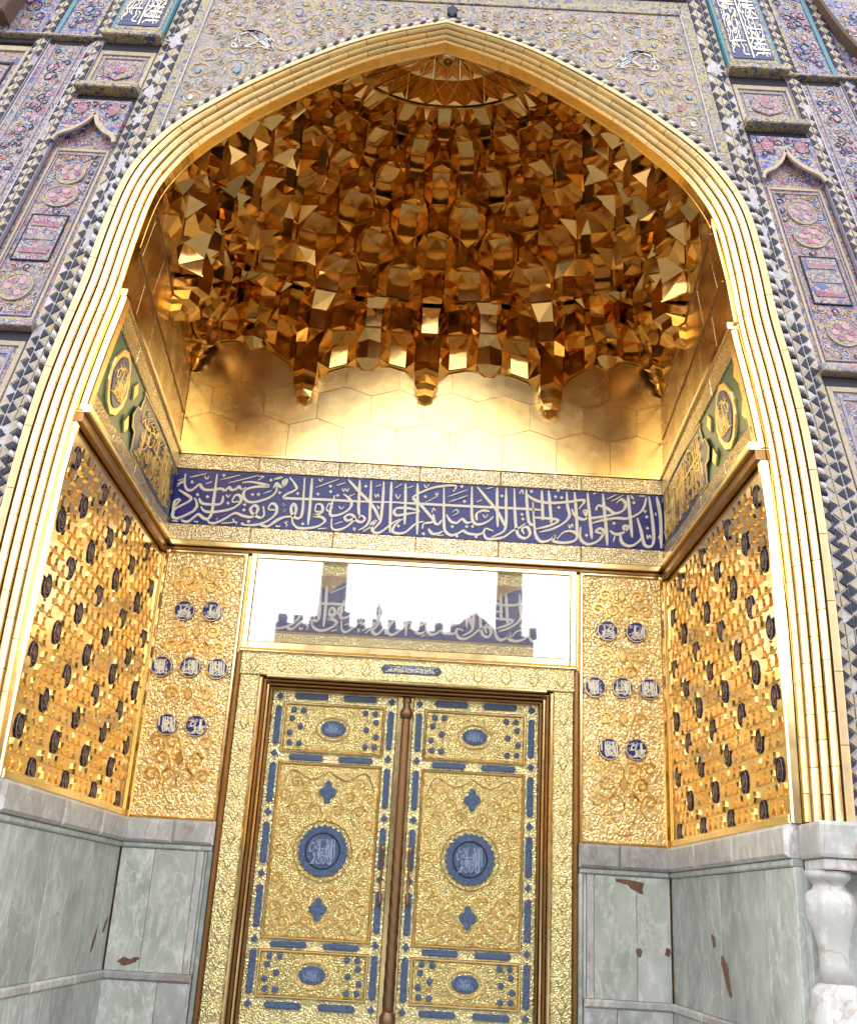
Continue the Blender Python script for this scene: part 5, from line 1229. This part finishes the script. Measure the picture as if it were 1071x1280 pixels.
    for q in range(7):
        ph_ = q*0.9; V, F = ribbon_vf([(s*(cu_+(0.24*math.cos(ph_+w__*1.1)*(1-0.1*w__))/tau(cz_)), cz_+0.12*math.sin(ph_*1.7+w__*1.3)) for w__ in range(4)], 0.024, FAC, 0.028, 0.044, sub=4); mesh('white_flourish', V, F, M['cloud_white'], pf)
    # vines with leaves and flowers over the panels
    VM = {'navy': M['navy_tile'], 'cream': M['tan_tile'], 'lil': M['cloud_white'], 'yel': M['scroll_yellow']}
    def vines(u0_, u1_, v0_, v1_, d_0, radii, seed, tries, avoid=()):
        rg = random.Random(seed); done = []
        for _ in range(tries):
            r_ = rg.choice(radii); u = rg.uniform(u0_+r_*1.2, u1_-r_*1.2); v = rg.uniform(v0_+r_, v1_-r_)
            if any(abs(u-a_) < b2+r_*0.8 and abs(v-c2) < d2+r_*0.8 for a_, c2, b2, d2 in avoid): continue
            if any(math.hypot(u-a_, v-b2) < (r_+c2)*0.92 for a_, b2, c2 in done): continue
            done.append((u, v, r_)); k_ = rg.random(); a0 = rg.uniform(0, 6.28); dr = rg.choice((-1, 1))
            mt_ = VM['navy'] if k_ < 0.4 else VM['yel'] if k_ < 0.65 else VM['lil'] if k_ < 0.85 else VM['cream']
            V, F = ribbon_vf([(s*(u+p/tau(v)), v+q) for p, q in spiral(0, 0, r_, 1.3, dr, a0, 12)], 0.011, FAC, d_0-0.006, d_0+0.005, sub=2); mesh('vine', V, F, mt_, pf)
            fm = rg.choice((M['rose_tile'], M['rose_tile'], M['teal_leaf'], M['pink_tile'], M['pink_tile']))
            prism('blossom', lobed(s*u, v, r_*0.52, 5, r_*0.14, 20), FAC, d_0-0.006, d_0+0.008, fm, pf, 0.002)
            for kk in range(3):
                a = a0+2.1*kk; l_ = r_*0.34; p, q = r_*0.95*math.cos(a), r_*0.95*math.sin(a); tx, ty = -math.sin(a), math.cos(a)
                prism('leaf', [(s*(u+(p-tx*l_)), v+q-ty*l_), (s*(u+p*1.22), v+q*1.22), (s*(u+(p+tx*l_)), v+q+ty*l_), (s*(u+p*0.85), v+q*0.85)], FAC, d_0-0.006, d_0+0.004, M['teal_leaf'] if kk else VM['navy'], pf)
    a, b_ = U['z1']+0.005, U['p1']-0.005; cu0 = (a+b_)/2
    vines(a+0.10, b_-0.10, 6.46, 8.30, 0.002, (0.075, 0.055, 0.04), 3, 1500, [(cu0, 8.05, 0.17, 0.14), (cu0, 7.78, 0.2, 0.13), (cu0, 6.75, 0.18, 0.15), (cu0, 7.30, 0.22, 0.27)])
    vines(a+0.10, b_-0.10, 9.15, 9.46, 0.032, (0.05, 0.035), 4, 300, [(cu0, 9.305, 0.2, 0.1)])
    vines(a+0.03, b_-0.03, 8.62, 8.86, 0.086, (0.045, 0.035), 9, 300, [(cu0, 8.62, 0.12, 0.14)])
    c, d_ = U['z2']+0.005, U['b1']-0.005
    vines(c+0.12, d_-0.12, 6.4, 9.55, 0.037, (0.07, 0.05, 0.035), 5, 1500)
    vines(c+0.05, d_-0.08, 9.75, 10.8, 0.052, (0.08, 0.05), 6, 500)
    vines(U['z3']+0.2, 6.5, 7.0, 9.3, 0.022, (0.09, 0.06, 0.04), 7, 900)
    vines(U['z3']+0.05, 6.4, 9.75, 10.6, 0.042, (0.09, 0.06), 8, 400)
    # white edging and twisted rope around the arch
    A_ = [q for q in offc(0.348) if q[1] > 6.7]; B_ = offc(0.405)[-len(A_):]; V = []; F = []
    for (x0_, z0_), (x1_, z1_) in zip(A_, B_): V += [Vector((AX+s*x0_, -3.85, z0_)), Vector((AX+s*(x0_+x1_)/2, -3.865, (z0_+z1_)/2)), Vector((AX+s*x1_, -3.76, z1_)), Vector((AX+s*x1_, -3.70, z1_))]
    for i in range(len(A_)-1):
        for r in range(3): F.append((4*i+r, 4*i+4+r, 4*i+5+r, 4*i+1+r))
    mesh('arch_edging', V, F, M['white_strip'], pf, True)
    C_ = offc(0.378); acc = 0; nxt = 0.0; cnt = 0
    bead = bpy.data.meshes.get('rope_bead')
    if not bead:
        Vb = []; Fb = []
        for i in range(5):
            for j in range(8):
                a = 2*math.pi*j/8; f = i/4; r_ = 0.024*math.sin(math.pi*(0.12+0.76*f)); Vb.append(((f-0.5)*0.075, r_*math.cos(a), r_*math.sin(a)))
        for i in range(4):
            for j in range(8): Fb.append((i*8+j, i*8+(j+1) % 8, (i+1)*8+(j+1) % 8, (i+1)*8+j))
        Fb += [tuple(range(7, -1, -1)), tuple(range(32, 40))]
        bead = bpy.data.meshes.new('rope_bead'); bead.from_pydata(Vb, [], Fb); bead.materials.append(M['navy_tile'])
    bead2 = bpy.data.meshes.get('rope_bead_pale')
    if not bead2:
        bead2 = bead.copy(); bead2.name = 'rope_bead_pale'; bead2.materials.clear(); bead2.materials.append(M['cloud_white'])
    for (x0_, z0_), (x1_, z1_) in zip(C_, C_[1:]):
        sl_ = math.hypot(x1_-x0_, z1_-z0_)
        while nxt <= acc+sl_ and sl_ > 0:
            f = (nxt-acc)/sl_; x, z = x0_+(x1_-x0_)*f, z0_+(z1_-z0_)*f
            if z > 5.0:
                tv = Vector((s*(x1_-x0_), 0, z1_-z0_)).normalized()
                ang = math.atan2(tv.z, tv.x)+0.6
                m_ = Matrix.Translation((AX+s*x, -3.858, z)) @ Matrix.Rotation(-ang, 4, 'Y')
                inst('rope_bead', bead if cnt % 2 else bead2, m_, pf); cnt += 1
            nxt += 0.066
        acc += sl_
# zigzag tiles: the nearest three hundred as pieces, the rest as one mass
for kind in (0, 1):
    L_ = zz_pool[kind]
    L_.sort(key=lambda q: abs(q[1][0][1]-7.0)+0.8*max(0, abs(q[1][0][0])-4.2))
    for mt_, P in L_[:150]: prism('zigzag_tile', P, FAC, 0.02, 0.072 if abs(P[0][0]) > 4.3 else 0.042, M[mt_], pf, 0.0)
    V, F = [], []
    for mt_, P in L_[150:]:
        b0 = len(V); dd_ = 0.072 if abs(P[0][0]) > 4.3 else 0.042
        V += [FAC(p[0], p[1], 0.02) for p in P]+[FAC(p[0], p[1], dd_) for p in P]
        F += [(b0+i, b0+(i+1) % 3, b0+3+(i+1) % 3, b0+3+i) for i in range(3)]+[(b0+3, b0+4, b0+5)]
    o = mesh('zigzag_tiles', V, F, M['navy_tile' if kind == 0 else 'tan_tile'], pf); o['kind'] = 'stuff'
# keystone ornament over the apex
prism('apex_flower', lobed(AX+0.02, 10.30, 0.085, 6, 0.02, 36), FAC, 0.03, 0.075, M['navy_tile'], pf, 0.01)
